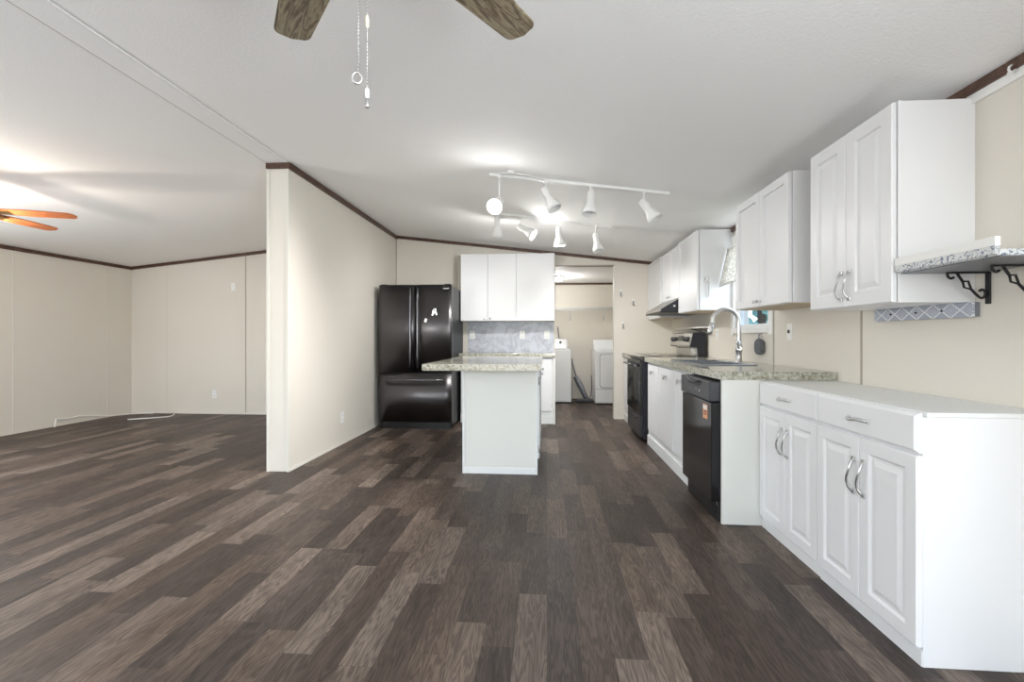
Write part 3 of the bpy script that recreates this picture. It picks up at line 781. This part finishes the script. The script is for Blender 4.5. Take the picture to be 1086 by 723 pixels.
obj('frame_edge', bx(1.408, 1.420, 1.960, 1.966, 1.257, 2.068), 'white', ua)
def cross_knob(p):
    p = Vector(p); bm = nb(); knob(bm, p, (-1, 0, 0), .010, .024)
    tube(bm, [p + Vector((-.022, -.014, -.007)), p + Vector((-.024, .014, .007))], .004, 8)
    tube(bm, [p + Vector((-.022, -.014, .007)), p + Vector((-.024, .014, -.007))], .004, 8); return bm
upper('white wall cabinet with two shaker doors over the dishwasher', 2.745, 3.490, 1.318, 2.072, 1.380,
      [(2.752, 3.112), (3.116, 3.488)], SHAKER, lambda i, xf, a, b2: cross_knob((xf, (b2 - .024) if i == 0 else (a + .024), 1.352)), under='tan')
uc = upper('white wall cabinet between the sink window and the range hood', 4.356, 4.975, 1.372, 2.112, 1.380,
      [(4.362, 4.968)], FRAMED, lambda i, xf, a, b2: None, under='tan')
upper('short white two door wall cabinet above the range hood', 4.985, 5.715, 1.540, 2.105, 1.392,
      [(4.995, 5.345), (5.355, 5.705)], FRAMED, lambda i, xf, a, b2: cross_knob((xf, (b2 - .03) if i == 0 else (a + .03), 1.575)))
upper('white wall cabinet in the far right corner beyond the range hood', 5.725, YB, 1.362, 2.112, 1.380,
      [(5.735, 6.41)], FRAMED, lambda i, xf, a, b2: None, under='tan')
hk = thing('adhesive_hook', 'clear and chrome hook on the side of the wall cabinet by the sink window', 'hook', (1.455, 4.356, 1.60))
k = nb(); bar(k, (1.440, 4.348, 1.675), (1.470, 4.348, 1.635), .010, .006, (0, 1, 0)); bar(k, (1.440, 4.349, 1.630), (1.478, 4.349, 1.668), .008, .005, (0, 1, 0)); ellipsoid(k, (1.458, 4.346, 1.66), .012, .008, .012, 12)
obj('bow', k, 'chrome', hk)
k = nb(); tube(k, [(1.464, 4.345, 1.62), (1.464, 4.345, 1.50), (1.472, 4.345, 1.49), (1.484, 4.345, 1.50), (1.484, 4.345, 1.62), (1.474, 4.345, 1.63)], .003, 8, closed=True); obj('hanging_loop', k, 'nickel', hk)
obj('backing_strip', bx(1.486, 1.494, 4.350, 4.356, 1.52, 1.80), 'plastic', hk)

rh = thing('range_hood', 'black and steel range hood under the short wall cabinet', 'range hood', (1.45, 5.35, 1.38))
HY0, HY1 = 4.99, 5.71
k = nb(); prism(k, [(1.205, 1.400), (1.205, 1.425), (1.392, 1.537), (XR, 1.537), (XR, 1.400)], 'Y', HY0 + .002, HY1); obj('housing', k, 'steel', rh)
k = nb(); prism(k, [(1.208, 1.400), (1.208, 1.421), (1.392, 1.532), (XR, 1.535), (XR, 1.400)], 'Y', HY0 - .001, HY0 + .003); obj('side_panel', k, 'navy', rh)
obj('bottom_pan', bx(1.20, XR, HY0 - .004, HY1, 1.385, 1.401, bev=.003), 'blackm', rh)
k = nb(); lathe(k, [(.012, 0), (.012, .010), (.008, .013)], aim((1.345, HY0 - .001, 1.455), (0, -1, 0)), 14); obj('knob', k, 'nickel', rh)

# ledge above the range console
lg = thing('wall_ledge', 'thin white ledge shelf on the wall above the range console', 'shelf', (1.60, 5.30, 1.21))
obj('board', bx(1.55, XR, 4.86, 5.68, 1.216, 1.232, bev=.003), 'plastic', lg)
for y in (4.98, 5.22):
    k = nb(); tube(k, [(1.69, y, 1.185), (1.69, y, 1.212), (1.59, y, 1.212)], .006, 8); tube(k, [(1.69, y, 1.186), (1.65, y, 1.20), (1.60, y, 1.21)], .005, 8); obj('bracket', k, 'iron', lg)
outlet((XR, 6.20, 1.132), (-1, 0, 0), 'white outlet on the right wall in the far corner beyond the range')
outlet((XR, 4.74, 1.150), (-1, 0, 0), 'white outlet on the right wall between the range and the faucet')
outlet((XR, 3.362, 1.158), (-1, 0, 0), 'white switch plate on the right wall under the shaker wall cabinet', 'switch', name='light_switch')

# scrubber hanging under the window
sb = thing('scrubber', 'grey oval scrubber hanging from a small hook under the sink window', 'scrubber', (1.672, 3.78, .98))
k = nb()
pts = []
for i in range(24):
    a = 2 * PI * i / 24; pts.append((3.78 + .062 * math.copysign(abs(math.cos(a)) ** .8, math.cos(a)), 1.045 + .064 * math.copysign(abs(math.sin(a)) ** .8, math.sin(a))))
prism(k, pts, 'X', 1.660, 1.690); bmesh.ops.bevel(k, geom=[e for e in k.edges if abs(e.verts[0].co.x - e.verts[1].co.x) < 1e-4], offset=.007, segments=3, affect='EDGES'); obj('pad', k, 'grey', sb)
k = nb(); tube(k, [(1.675, 3.78 + .014 * math.cos(2 * PI * i / 16), 1.124 + .020 * math.sin(2 * PI * i / 16)) for i in range(16)], .003, 8, closed=True); obj('loop', k, 'midgrey', sb)
hk = nb(); box(hk, 1.696, 1.700, 3.772, 3.788, 1.120, 1.165, bev=.001); tube(hk, [(1.697, 3.78, 1.155), (1.680, 3.78, 1.140), (1.668, 3.78, 1.138), (1.664, 3.78, 1.148)], .0025, 8)
solo('wall_hook', hk, 'nickel', 'small metal hook holding the grey scrubber under the window', 'hook', (XR, 3.78, 1.13))
for (x, z, lab) in ((1.012, 1.725, 'upper left of three small wall hooks right of the laundry doorway'), (1.18, 1.598, 'rightmost of three small wall hooks near the corner cabinet'), (1.043, 1.288, 'lowest of three small wall hooks right of the laundry doorway')):
    o = thing('wall_hook', lab, 'hook', (x, YB, z), 'small hooks on the back wall')
    obj('backplate', bx(x - .016, x + .016, YB - .008, YB, z - .01, z + .055, bev=.003), 'plastic', o)
    k = nb(); tube(k, [(x, YB - .008, z + .02), (x, YB - .014, z - .025), (x, YB - .030, z - .035), (x, YB - .042, z - .020)], [.011, .011, .010, .008], 8); obj('hook', k, 'nickel', o)

# lace valance at the sink window
lv = thing('lace_valance', 'white lace valance hanging at the sink window', 'curtain', (1.63, 4.0, 1.6))
k = nb(); nY, nZ = 48, 12; y0, y1 = 3.52, 4.345; g = []
for j in range(nZ + 1):
    t = j / nZ; row = []
    for i in range(nY + 1):
        s = i / nY; y = y0 + (y1 - y0) * s
        zb = 1.575 + .02 * abs(math.sin(s * PI * 8)); z = 1.92 + (zb - 1.92) * t
        x = 1.645 - .07 * t + (.006 + .022 * t) * math.sin(s * PI * 15 + .4 * math.sin(s * 9))
        row.append(k.verts.new((x, y, z)))
    g.append(row)
for j in range(nZ):
    for i in range(nY):
        f = k.faces.new((g[j][i], g[j][i + 1], g[j + 1][i + 1], g[j + 1][i])); f.smooth = True
bmesh.ops.solidify(k, geom=k.faces[:], thickness=.002)
obj('cloth', k, 'lace', lv)
k = nb(); tube(k, [(1.688, 3.535, 1.925), (1.645, 3.535, 1.925), (1.645, 4.345, 1.925), (1.688, 4.345, 1.925)], .005, 8); obj('rod', k, 'plastic', lv)

# ------------------------------------------------------------------ wall shelf and hook rail
sh = thing('wall_shelf', 'patterned wall shelf on black scroll brackets beside the nearest wall cabinet', 'shelf', (1.55, 1.75, 1.38))
SHY0, SHY1 = 1.545, 1.958
obj('board', bx(1.402, XR, SHY0, SHY1, 1.372, 1.392, bev=.002), 'damask', sh)
obj('underside', bx(1.412, XR - .005, SHY0 + .01, SHY1 - .005, 1.369, 1.372), 'foil', sh)
k = nb(); box(k, 1.394, 1.408, SHY0, SHY1, 1.376, 1.430, bev=.0015); obj('front_lip', k, 'damask', sh)
k = nb(); box(k, 1.3925, 1.4095, SHY0 - .0015, SHY1 + .001, 1.402, 1.4315, bev=.001); obj('lip_cap', k, 'plastic', sh)
CURL_A = [(1.573, 1.349), (1.561, 1.344), (1.55, 1.355), (1.551, 1.369), (1.563, 1.377), (1.579, 1.371), (1.592, 1.352), (1.605, 1.332)]
DIA = [(1.625, 1.333), (1.61, 1.309), (1.636, 1.301)]
CURL_B = [(1.636, 1.301), (1.657, 1.278), (1.671, 1.268), (1.683, 1.273), (1.687, 1.285), (1.683, 1.297), (1.672, 1.3), (1.665, 1.294)]
def scroll(y):
    k = nb()
    box(k, 1.693, 1.700, y - .010, y + .010, 1.245, 1.369, bev=.002)
    bar(k, (1.56, y, 1.366), (1.70, y, 1.366), .014, .006)
    Z = lambda L: [(a, y, b) for a, b in L]
    def smooth(L, n=4):
        Q = []
        for i in range(len(L) - 1):
            p0 = L[max(i - 1, 0)]; p1 = L[i]; p2 = L[i + 1]; p3 = L[min(i + 2, len(L) - 1)]
            for t in [q / n for q in range(n)]:
                Q.append(tuple(.5 * (2 * b + (c - a) * t + (2 * a - 5 * b + 4 * c - d) * t * t + (3 * b - a - 3 * c + d) * t ** 3) for a, b, c, d in zip(p0, p1, p2, p3)))
        return Q + [L[-1]]
    tube(k, smooth(Z(CURL_A)), .0048, 8)
    tube(k, Z([CURL_A[-1], DIA[0], DIA[2]]), .0038, 8); tube(k, Z([CURL_A[-1], DIA[1], DIA[2]]), .0038, 8)
    tube(k, smooth(Z(CURL_B)), .0048, 8)
    return k
for y in (1.908, 1.728): obj('bracket', scroll(y), 'iron', sh)
hr = thing('hook_rail', 'narrow patterned rail with three pegs on the wall under the nearest cabinet', 'rail', (1.69, 2.22, 1.227))
k = nb(); box(k, 1.672, 1.682, 1.945, 2.49, 1.197, 1.257, bev=.002); obj('board', k, 'trellis', hr)
obj('return_end', bx(1.682, XR, 1.945, 1.953, 1.199, 1.255), 'foil', hr)
obj('return_end', bx(1.682, XR, 2.482, 2.49, 1.199, 1.255), 'foil', hr)
for y in (2.085, 2.222, 2.375):
    k = nb(); lathe(k, [(.004, 0), (.004, .004), (.003, .006)], aim((1.672, y, 1.228), (-1, 0, 0)), 10); obj('peg', k, 'iron', hr)
hk = nb(); tube(hk, [(1.676, 1.795, 2.100), (1.665, 1.793, 2.092), (1.660, 1.790, 2.080), (1.668, 1.788, 2.070), (1.680, 1.786, 2.078)], .004, 8); ellipsoid(hk, (1.672, 1.80, 2.073), .007, .007, .007, 10)
solo('ceiling_hook', hk, 'plastic', 'small white hook on the brown moulding at the upper right edge', 'hook', (1.676, 1.79, 2.08))

# ------------------------------------------------------------------ track lights
# fill spot added at each lit head, off its axis: direction, watts, cone
FILL_SPOT = {5: ((-.78, -.20, -.60), 175, 108), 6: ((-.50, .42, -.70), 55, 125), 4: ((.30, -.10, -.90), 12, 120), 4.5: ((.30, .42, -.75), 80, 125)}
def track_light(label, p0, p1, heads):
    p0 = Vector(p0); p1 = Vector(p1)
    o = thing('track_light', label, 'track light', (p0 + p1) / 2, 'track lights on the kitchen ceiling')
    k = nb(); nrm = Vector((.1165, 0, .993))
    bar(k, p0 - nrm * .010, p1 - nrm * .010, .036, .020, nrm, .003); rail = obj('rail', k, 'lampwhite', o)
    k = nb()
    for p, s in ((p0, -1), (p1, 1)): lathe(k, [(.018, -.022), (.018, .001)], Matrix.Translation(p + (p1 - p0).normalized() * s * .004), 14)
    obj('end_cap', k, 'lampwhite', o)
    for (mx, drop, d, lit) in heads:
        t = (mx - p0.x) / (p1.x - p0.x); m = p0 + (p1 - p0) * t - Vector((0, 0, .022)); d = Vector(d).normalized()
        piv = m - Vector((0, 0, drop)); c0 = piv - d * .035
        hs = 1.12
        prof = [(r_ * hs, z_ * hs) for r_, z_ in [(.0, -.004), (.020, .0), (.026, .010), (.027, .060), (.025, .080), (.033, .105), (.046, .140), (.052, .170), (.050, .170), (.044, .140), (.031, .107), (.022, .085)]]
        k = nb(); lathe(k, prof, aim(c0, d), 22, False, True); hd = obj('lamp_head', k, 'lampwhite', o)
        k = nb(); lathe(k, [(.014, -.012), (.014, .006), (.006, .008)], Matrix.Translation(m), 12); side = Vector((0, 1, 0)) if abs(d.y) < .5 else Vector((1, 0, 0))
        tube(k, [m, m - Vector((0, 0, drop * .5)), piv], .006, 8); obj('stem', k, 'lampwhite', hd)
        bc_ = c0 + d * (.135 if not lit else .150)
        k = nb(); lathe(k, [(.012, -.05), (.020, -.03), (.032, -.004), (.034, .008), (.028, .022), (.014, .031), (.003, .034)], aim(bc_, d), 18)
        obj('bulb', k, 'bulb' if lit else 'plastic', hd)
        if lit:
            point('bulb_light', bc_ + d * .06, lit * (.75 if lit == 5 else 1.25), (1, .985, .96), .03, o)
            bd, pw, ang = FILL_SPOT[lit]
            ld = bpy.data.lights.new('fill_spot', 'SPOT'); ld.energy = pw; ld.color = (1, .985, .96); ld.spot_size = math.radians(ang); ld.spot_blend = 1.0; ld.shadow_soft_size = .04
            lo = bpy.data.objects.new('fill_spot', ld); C.objects.link(lo); lo.parent = o; lo.location = bc_ + d * .06 - W(o)
            lo.rotation_euler = (-Vector(bd)).to_track_quat('Z', 'Y').to_euler()
    return o
def cz(x, y): return (x, y, ceil_z(x))
tk = track_light('nearer of the two white ceiling tracks, with four lamp heads, its left lamp lit', cz(-.42, 3.50), cz(.905, 3.56),
            [(-.362, .185, (-.15, -.85, -.50), 5), (-.01, .075, (.42, -.15, -.84), 0), (.335, .060, (-.10, -.15, -1), 0), (.735, .085, (.5, -.20, -.80), 0)])
track_light('farther of the two white ceiling tracks, nearer the back wall crown moulding', cz(-.54, 4.62), cz(.645, 4.74),
            [(-.50, .06, (-.10, .45, -.85), 6), (-.26, .10, (.8, -.2, -.55), 4), (.12, .08, (.05, .10, -1), 4.5), (.495, .10, (.15, -.15, -.95), 0)])
k = nb(); tube(k, [cz(-.36, 3.50), Vector(cz(-.33, 3.43)) - Vector((0, 0, .012)), Vector(cz(-.26, 3.40)) - Vector((0, 0, .012)), Vector(cz(-.12, 3.42)) - Vector((0, 0, .016)), Vector(cz(-.03, 3.49)) - Vector((0, 0, .010))], .005, 8); obj('feed_cable', k, 'plastic', tk)
k = nb(); bar(k, Vector(cz(-.29, 3.40)) - Vector((0, 0, .010)), Vector(cz(-.24, 3.40)) - Vector((0, 0, .010)), .025, .02, (.1165, 0, .993), .004); obj('feed_clip', k, 'plastic', tk)

# ------------------------------------------------------------------ ceiling fans
def blade_mesh(r0, r1, w0, wm, w1, th=.008, cr=.03):
    """flat blade along +X, rounded tip corners"""
    bm = nb(); up = []; n = 8
    for i in range(n + 1):
        t = i / n; x = r0 + (r1 - cr - r0) * t
        wdt = w0 + (wm - w0) * min(1, t * 2.2) if t < .45 else wm + (w1 - wm) * (t - .45) / .55
        up.append((x, wdt / 2))
    for i in range(1, 6):
        a = PI / 2 * i / 5; up.append((r1 - cr + cr * math.sin(a), w1 / 2 - cr * .9 + cr * .9 * math.cos(a)))
    up.append((r1 + .008, 0))
    pts = up + [(x, -y) for x, y in up[::-1][1:]]
    prism(bm, pts, 'Z', -th / 2, th / 2); bmesh.ops.bevel(bm, geom=[e for e in bm.edges if abs(e.verts[0].co.z - e.verts[1].co.z) < 1e-5], offset=.002, segments=2, affect='EDGES')
    return bm
def fan(label, hub, R, a0, bmat, mmat, w=(.10, .135, .112), iron_n='blade_arm', pitch=.2, n=5, cr=.03):
    hx, hy, hz = hub; cz_ = ceil_z(hx)
    o = thing('ceiling_fan', label, 'ceiling fan', hub)
    T = Matrix.Translation((hx, hy, 0))
    k = nb(); lathe(k, [(.065, cz_ + .01), (.065, cz_ - .02), (.045, cz_ - .045), (.018, cz_ - .055)], T, 28); tube(k, [(hx, hy, cz_ - .04), (hx, hy, hz + .11)], .012, 12); obj('canopy', k, mmat, o)
    k = nb(); lathe(k, [(.02, hz + .125), (.07, hz + .115), (.105, hz + .09), (.115, hz + .05), (.105, hz + .02), (.075, hz + .005), (.07, hz - .02), (.055, hz - .05), (.05, hz - .075), (.02, hz - .085)], T, 32); obj('motor_housing', k, mmat, o)
    me = None
    for i in range(n):
        k = blade_mesh(.17, R, *w, cr=cr)
        ob = obj('blade', k, bmat, None); ob.parent = o; ob.location = (0, 0, 0)
        ob.rotation_euler = (pitch, 0, a0 + 2 * PI * i / n)
        k = nb(); bar(k, (.075, 0, .0), (.17, 0, -.007), .035, .006); bar(k, (.165, 0, -.007), (.25, 0, -.007), .075, .005, bev=.002)
        a = obj(iron_n, k, mmat, None); a.parent = ob
    return o
f1 = fan('ceiling fan with weathered dark wood blades above the camera at the top edge', (-.433, .962, 2.115), .655, math.radians(129.2 + 0) - 0, 'fanwood', 'bronze', pitch=-.08)
def bead_chain(x, y, z0, z1, gap=.0075, r=.0022):
    k = nb(); z = z1
    while z > z0:
        bmesh.ops.create_icosphere(k, subdivisions=1, radius=r, matrix=Matrix.Translation((x, y, z))); z -= gap
    tube(k, [(x, y, z0), (x, y, z1)], .0007, 5); return k
c1 = (-.414, .985); c2 = (-.394, .985)
zt = 2.05
# chain ends: the fan light chain with a ring and the speed chain with a fob
k1 = obj('pull_chain', bead_chain(c1[0], c1[1], 1.699, zt), 'nickel', f1)
k = nb(); tube(k, [(c1[0] - .003 + .0095 * math.cos(2 * PI * i / 24), c1[1] + .003 * math.cos(2 * PI * i / 24), 1.686 + .012 * math.sin(2 * PI * i / 24)) for i in range(24)], .0028, 8, closed=True)
obj('pull_ring', k, 'nickel', k1)
k2 = obj('pull_chain', bead_chain(c2[0], c2[1], 1.647, zt), 'nickel', f1)
k = nb(); lathe(k, [(.002, 1.637), (.0045, 1.642), (.005, 1.652), (.004, 1.660), (.0015, 1.664)], Matrix.Translation((c2[0], c2[1], 0)), 12); obj('pull_fob', k, 'plastic', k2)
k = nb(); lathe(k, [(.0045, 1.620), (.0045, 1.624), (.0035, 1.640), (.002, 1.642)], Matrix.Translation((c2[0], c2[1], 0)), 12); obj('pull_weight', k, 'nickel', k2)
k = nb(); lathe(k, [(.002, 1.795), (.0042, 1.798), (.0036, 1.805), (.0045, 1.812), (.0036, 1.819), (.002, 1.823)], Matrix.Translation((c2[0], c2[1], 0)), 12); obj('chain_connector', k, 'cream', k2)

f2 = fan('ceiling fan with orange oak blades and lit lamps in the left room', (-4.314, 3.121, 2.075), .652, math.radians(21.9), 'fanorange', 'brass', (.09, .125, .11), pitch=-.16, cr=.05)
for i in range(3):
    a = math.radians(115 + 120 * i); c = Vector((-4.314 + .09 * math.cos(a), 3.121 + .09 * math.sin(a), 1.985)); d = Vector((math.cos(a) * .75, math.sin(a) * .75, -.45)).normalized()
    k = nb(); lathe(k, [(.018, 0), (.022, .02), (.035, .05), (.050, .085), (.056, .105), (.053, .105), (.046, .085), (.031, .05), (.018, .02)], aim(c, d), 22, True, False); s_ = obj('lamp_shade', k, 'plastic', f2)
    k = nb(); ellipsoid(k, c + d * .06, .024, .024, .03, 14); obj('bulb', k, 'bulbwarm', s_)
    point('fan_bulb', c + d * .13 + Vector((0, 0, .0)), 13, (1, .88, .76), .03, f2)

# ------------------------------------------------------------------ laundry
ws_ = thing('washing_machine', 'white top loading washing machine left in the laundry', 'washer', (.08, 8.15, 0))
WX0, WX1, WYF = -.27, .415, 7.87
obj('body', bx(WX0, WX1, WYF, 8.44, .025, .915, bev=.012), 'enamel', ws_)
obj('lid', bx(WX0 + .02, WX1 - .02, WYF + .01, 8.26, .915, .935, bev=.008), 'enamel', ws_)
k = nb(); prism(k, [(8.20, .93), (8.30, 1.095), (8.44, 1.10), (8.44, .92)], 'X', WX0 + .012, WX1 - .055); bmesh.ops.bevel(k, geom=k.edges[:], offset=.012, segments=3, affect='EDGES'); obj('control_console', k, 'enamel', ws_)
k = nb(); lathe(k, [(.022, 0), (.020, .02), (.012, .022)], aim((.24, 8.262, 1.035), (0, -.85, .5)), 16); obj('dial', k, 'darkgrey', ws_)
obj('base', bx(WX0 + .01, WX1 - .01, WYF + .02, 8.42, 0, .027), 'blackm', ws_)
dr = thing('clothes_dryer', 'white front loading dryer right in the laundry', 'dryer', (1.15, 8.1, 0))
QX0, QX1, QYF = .807, 1.495, 7.77
obj('body', bx(QX0, QX1, QYF, 8.44, .025, .905, bev=.012), 'enamel', dr)
k = nb(); prism(k, [(8.18, .90), (8.30, 1.085), (8.44, 1.09), (8.44, .90)], 'X', QX0 + .02, QX1 - .02); bmesh.ops.bevel(k, geom=k.edges[:], offset=.012, segments=3, affect='EDGES'); obj('control_console', k, 'enamel', dr)
def rrect(x0, x1, z0, z1, r, n=5):
    P = []
    for cx, cz2, a0 in ((x1 - r, z1 - r, 0), (x0 + r, z1 - r, PI / 2), (x0 + r, z0 + r, PI), (x1 - r, z0 + r, 1.5 * PI)):
        for i in range(n + 1): a = a0 + PI / 2 * i / n; P.append((cx + r * math.cos(a), cz2 + r * math.sin(a)))
    return P
k = nb(); prism(k, rrect(.876, 1.429, .281, .854, .055), 'Y', QYF - .002, QYF + .002); obj('door_shade', k, 'midgrey', dr)  # grey plate stands in for the shadow outline around the dryer door
k = nb(); prism(k, rrect(.885, 1.42, .29, .845, .05), 'Y', QYF - .012, QYF + .002); bmesh.ops.bevel(k, geom=[e for e in k.edges if abs(e.verts[0].co.y - e.verts[1].co.y) < 1e-5], offset=.006, segments=2, affect='EDGES'); obj('door', k, 'enamel', dr)
obj('lower_seam', bx(QX0 + .002, QX1 - .002, QYF - .001, QYF + .002, .258, .264), 'midgrey', dr)
obj('base', bx(QX0 + .01, QX1 - .01, QYF + .02, 8.42, 0, .027), 'blackm', dr)
wsf = thing('wire_shelf', 'white wire shelf across the laundry back wall', 'shelf', (.6, 8.4, 1.63))
k = nb()
for y in (8.20, 8.24, 8.28, 8.32, 8.36, 8.40, 8.44, 8.48, 8.53): tube(k, [(-.48, y, 1.645), (XR - .02, y, 1.645)], .0035, 6)
tube(k, [(-.48, 8.19, 1.605), (XR - .02, 8.19, 1.605)], .005, 6); tube(k, [(-.48, 8.19, 1.650), (XR - .02, 8.19, 1.650)], .004, 6)
for i in range(44): x = -.47 + i * .049; tube(k, [(x, 8.19, 1.605), (x, 8.19, 1.650), (x, 8.54, 1.650)], .002, 5)
obj('deck', k, 'wire', wsf)
for x in (.43, 1.03):
    k = nb(); tube(k, [(x, YL - .004, 1.63), (x, YL - .004, 1.42)], .006, 6); tube(k, [(x, YL - .004, 1.43), (x, 8.21, 1.62)], .006, 6); box(k, x - .012, x + .012, YL - .008, YL, 1.40, 1.45); obj('brace', k, 'wire', wsf)
dl = thing('dome_light', 'small lit dome light on the laundry ceiling', 'ceiling light', (.20, 7.6, LZ))
k = nb(); lathe(k, [(.11, LZ), (.11, LZ - .018), (.09, LZ - .026)], Matrix.Translation((.19, 7.6, 0)), 28); obj('base_ring', k, 'steel', dl)
k = nb(); lathe(k, [(.088, LZ - .026), (.082, LZ - .050), (.062, LZ - .072), (.035, LZ - .084), (.004, LZ - .088)], Matrix.Translation((.19, 7.6, 0)), 28); obj('glass_dome', k, 'dome', dl)
point('dome_bulb', (.19, 7.6, LZ - .16), 14, (1, .985, .96), .06, dl)
vc = thing('stick_vacuum', 'grey stick vacuum leaning between the washer and dryer', 'vacuum', (.62, 8.15, 0))
k = nb(); box(k, .50, .795, 8.02, 8.16, .005, .055, bev=.015); obj('floor_head', k, 'darkgrey', vc)
k = nb(); tube(k, [(.70, 8.10, .05), (.60, 8.20, .27), (.52, 8.27, .43)], [.030, .042, .030], 12); obj('body', k, 'midgrey', vc)
k = nb(); tube(k, [(.66, 8.09, .06), (.535, 8.18, .30), (.48, 8.24, .42)], .016, 8); obj('dust_tube', k, 'darkgrey', vc)
k = nb(); tube(k, [(.52, 8.27, .42), (.465, 8.36, .66), (.450, 8.38, .74)], [.014, .013, .016], 10); obj('handle', k, 'midgrey', vc)
k = nb(); tube(k, [(.72, 8.10, .05), (.76, 8.12, .10), (.785, 8.2, .20), (.795, 8.28, .36), (.79, 8.34, .45)], .006, 8); obj('power_cord', k, 'blackm', vc)
br = thing('mop', 'grey handled mop leaning against the wall behind the washer', 'mop', (.30, 8.50, 0))
k = nb(); tube(k, [(.335, 8.50, .06), (.20, 8.50, 1.32)], .011, 10); obj('handle', k, 'midgrey', br)
k = nb(); box(k, .22, .44, 8.46, 8.54, .0, .06, bev=.02); obj('mop_head', k, 'grey', br)

# ------------------------------------------------------------------ outlets and cables in the left room and on the middle wall
outlet((RX1, 4.684, .283), (1, 0, 0), 'white outlet low on the middle wall beside the refrigerator')
outlet((-4.872, YB, .292), (0, -1, 0), 'white outlet low on the back wall of the left room')
outlet((-4.58, YB, 1.862), (0, -1, 0), 'white blank cover plate high on the back wall of the left room', 'blank', name='cover_plate')
k = nb(); tube(k, [(-6.13, 5.30, .004), (-6.145, 5.31, .02), (-6.16, 5.34, .10), (-6.158, 5.36, .094), (-6.16, 5.50, .075), (-6.16, 5.62, .085), (-6.16, 5.80, .060), (-6.158, 5.98, .03), (-6.15, 6.15, .010), (-6.08, 6.30, .006), (-5.95, 6.36, .006), (-5.80, 6.38, .006)], .008, 8)
solo('cable', k, 'cord', 'white cable running along the foot of the left wall into the corner', 'cable', (-6.15, 5.8, 0))
k = nb(); tube(k, [(-5.70, 5.86, .005), (-5.66, 5.88, .005), (-5.50, 5.98, .005), (-5.33, 6.11, .005), (-5.34, 6.20, .005), (-5.42, 6.32, .005), (-5.47, 6.39, .012)], .007, 8)
solo('cable', k, 'cord', 'short white cable lying curled on the floor by the left room back wall', 'cable', (-5.5, 6.1, 0))

# ------------------------------------------------------------------ outside the sink window
struct('ground', bx(1.9, 30, -10, 30, -.7, -.6), 'ground')
def tree(x, y, hgt, label):
    o = thing('tree', label, 'tree', (x, y, -.6), 'trees outside the sink window')
    k = nb(); tube(k, [(x, y, -.6), (x + .05, y, hgt * .4), (x, y + .1, hgt * .8)], [.16, .12, .05], 10); obj('trunk', k, 'bark', o)
    k = nb()
    for i in range(34):
        a = random.uniform(0, 2 * PI); r = random.uniform(.1, 1.1); z = random.uniform(hgt * .28, hgt * 1.0)
        bmesh.ops.create_icosphere(k, subdivisions=2, radius=random.uniform(.14, .34), matrix=Matrix.Translation((x + r * math.cos(a), y + r * math.sin(a), z)))
    for v in k.verts: v.co += Vector((random.uniform(-.05, .05), random.uniform(-.05, .05), random.uniform(-.05, .05)))
    obj('foliage', k, 'leaf', o)
tree(6.5, 14.6, 4.4, 'green tree farthest to the left seen outside through the sink window')
tree(8.4, 17.0, 5.2, 'green tree farthest to the right seen outside through the sink window')
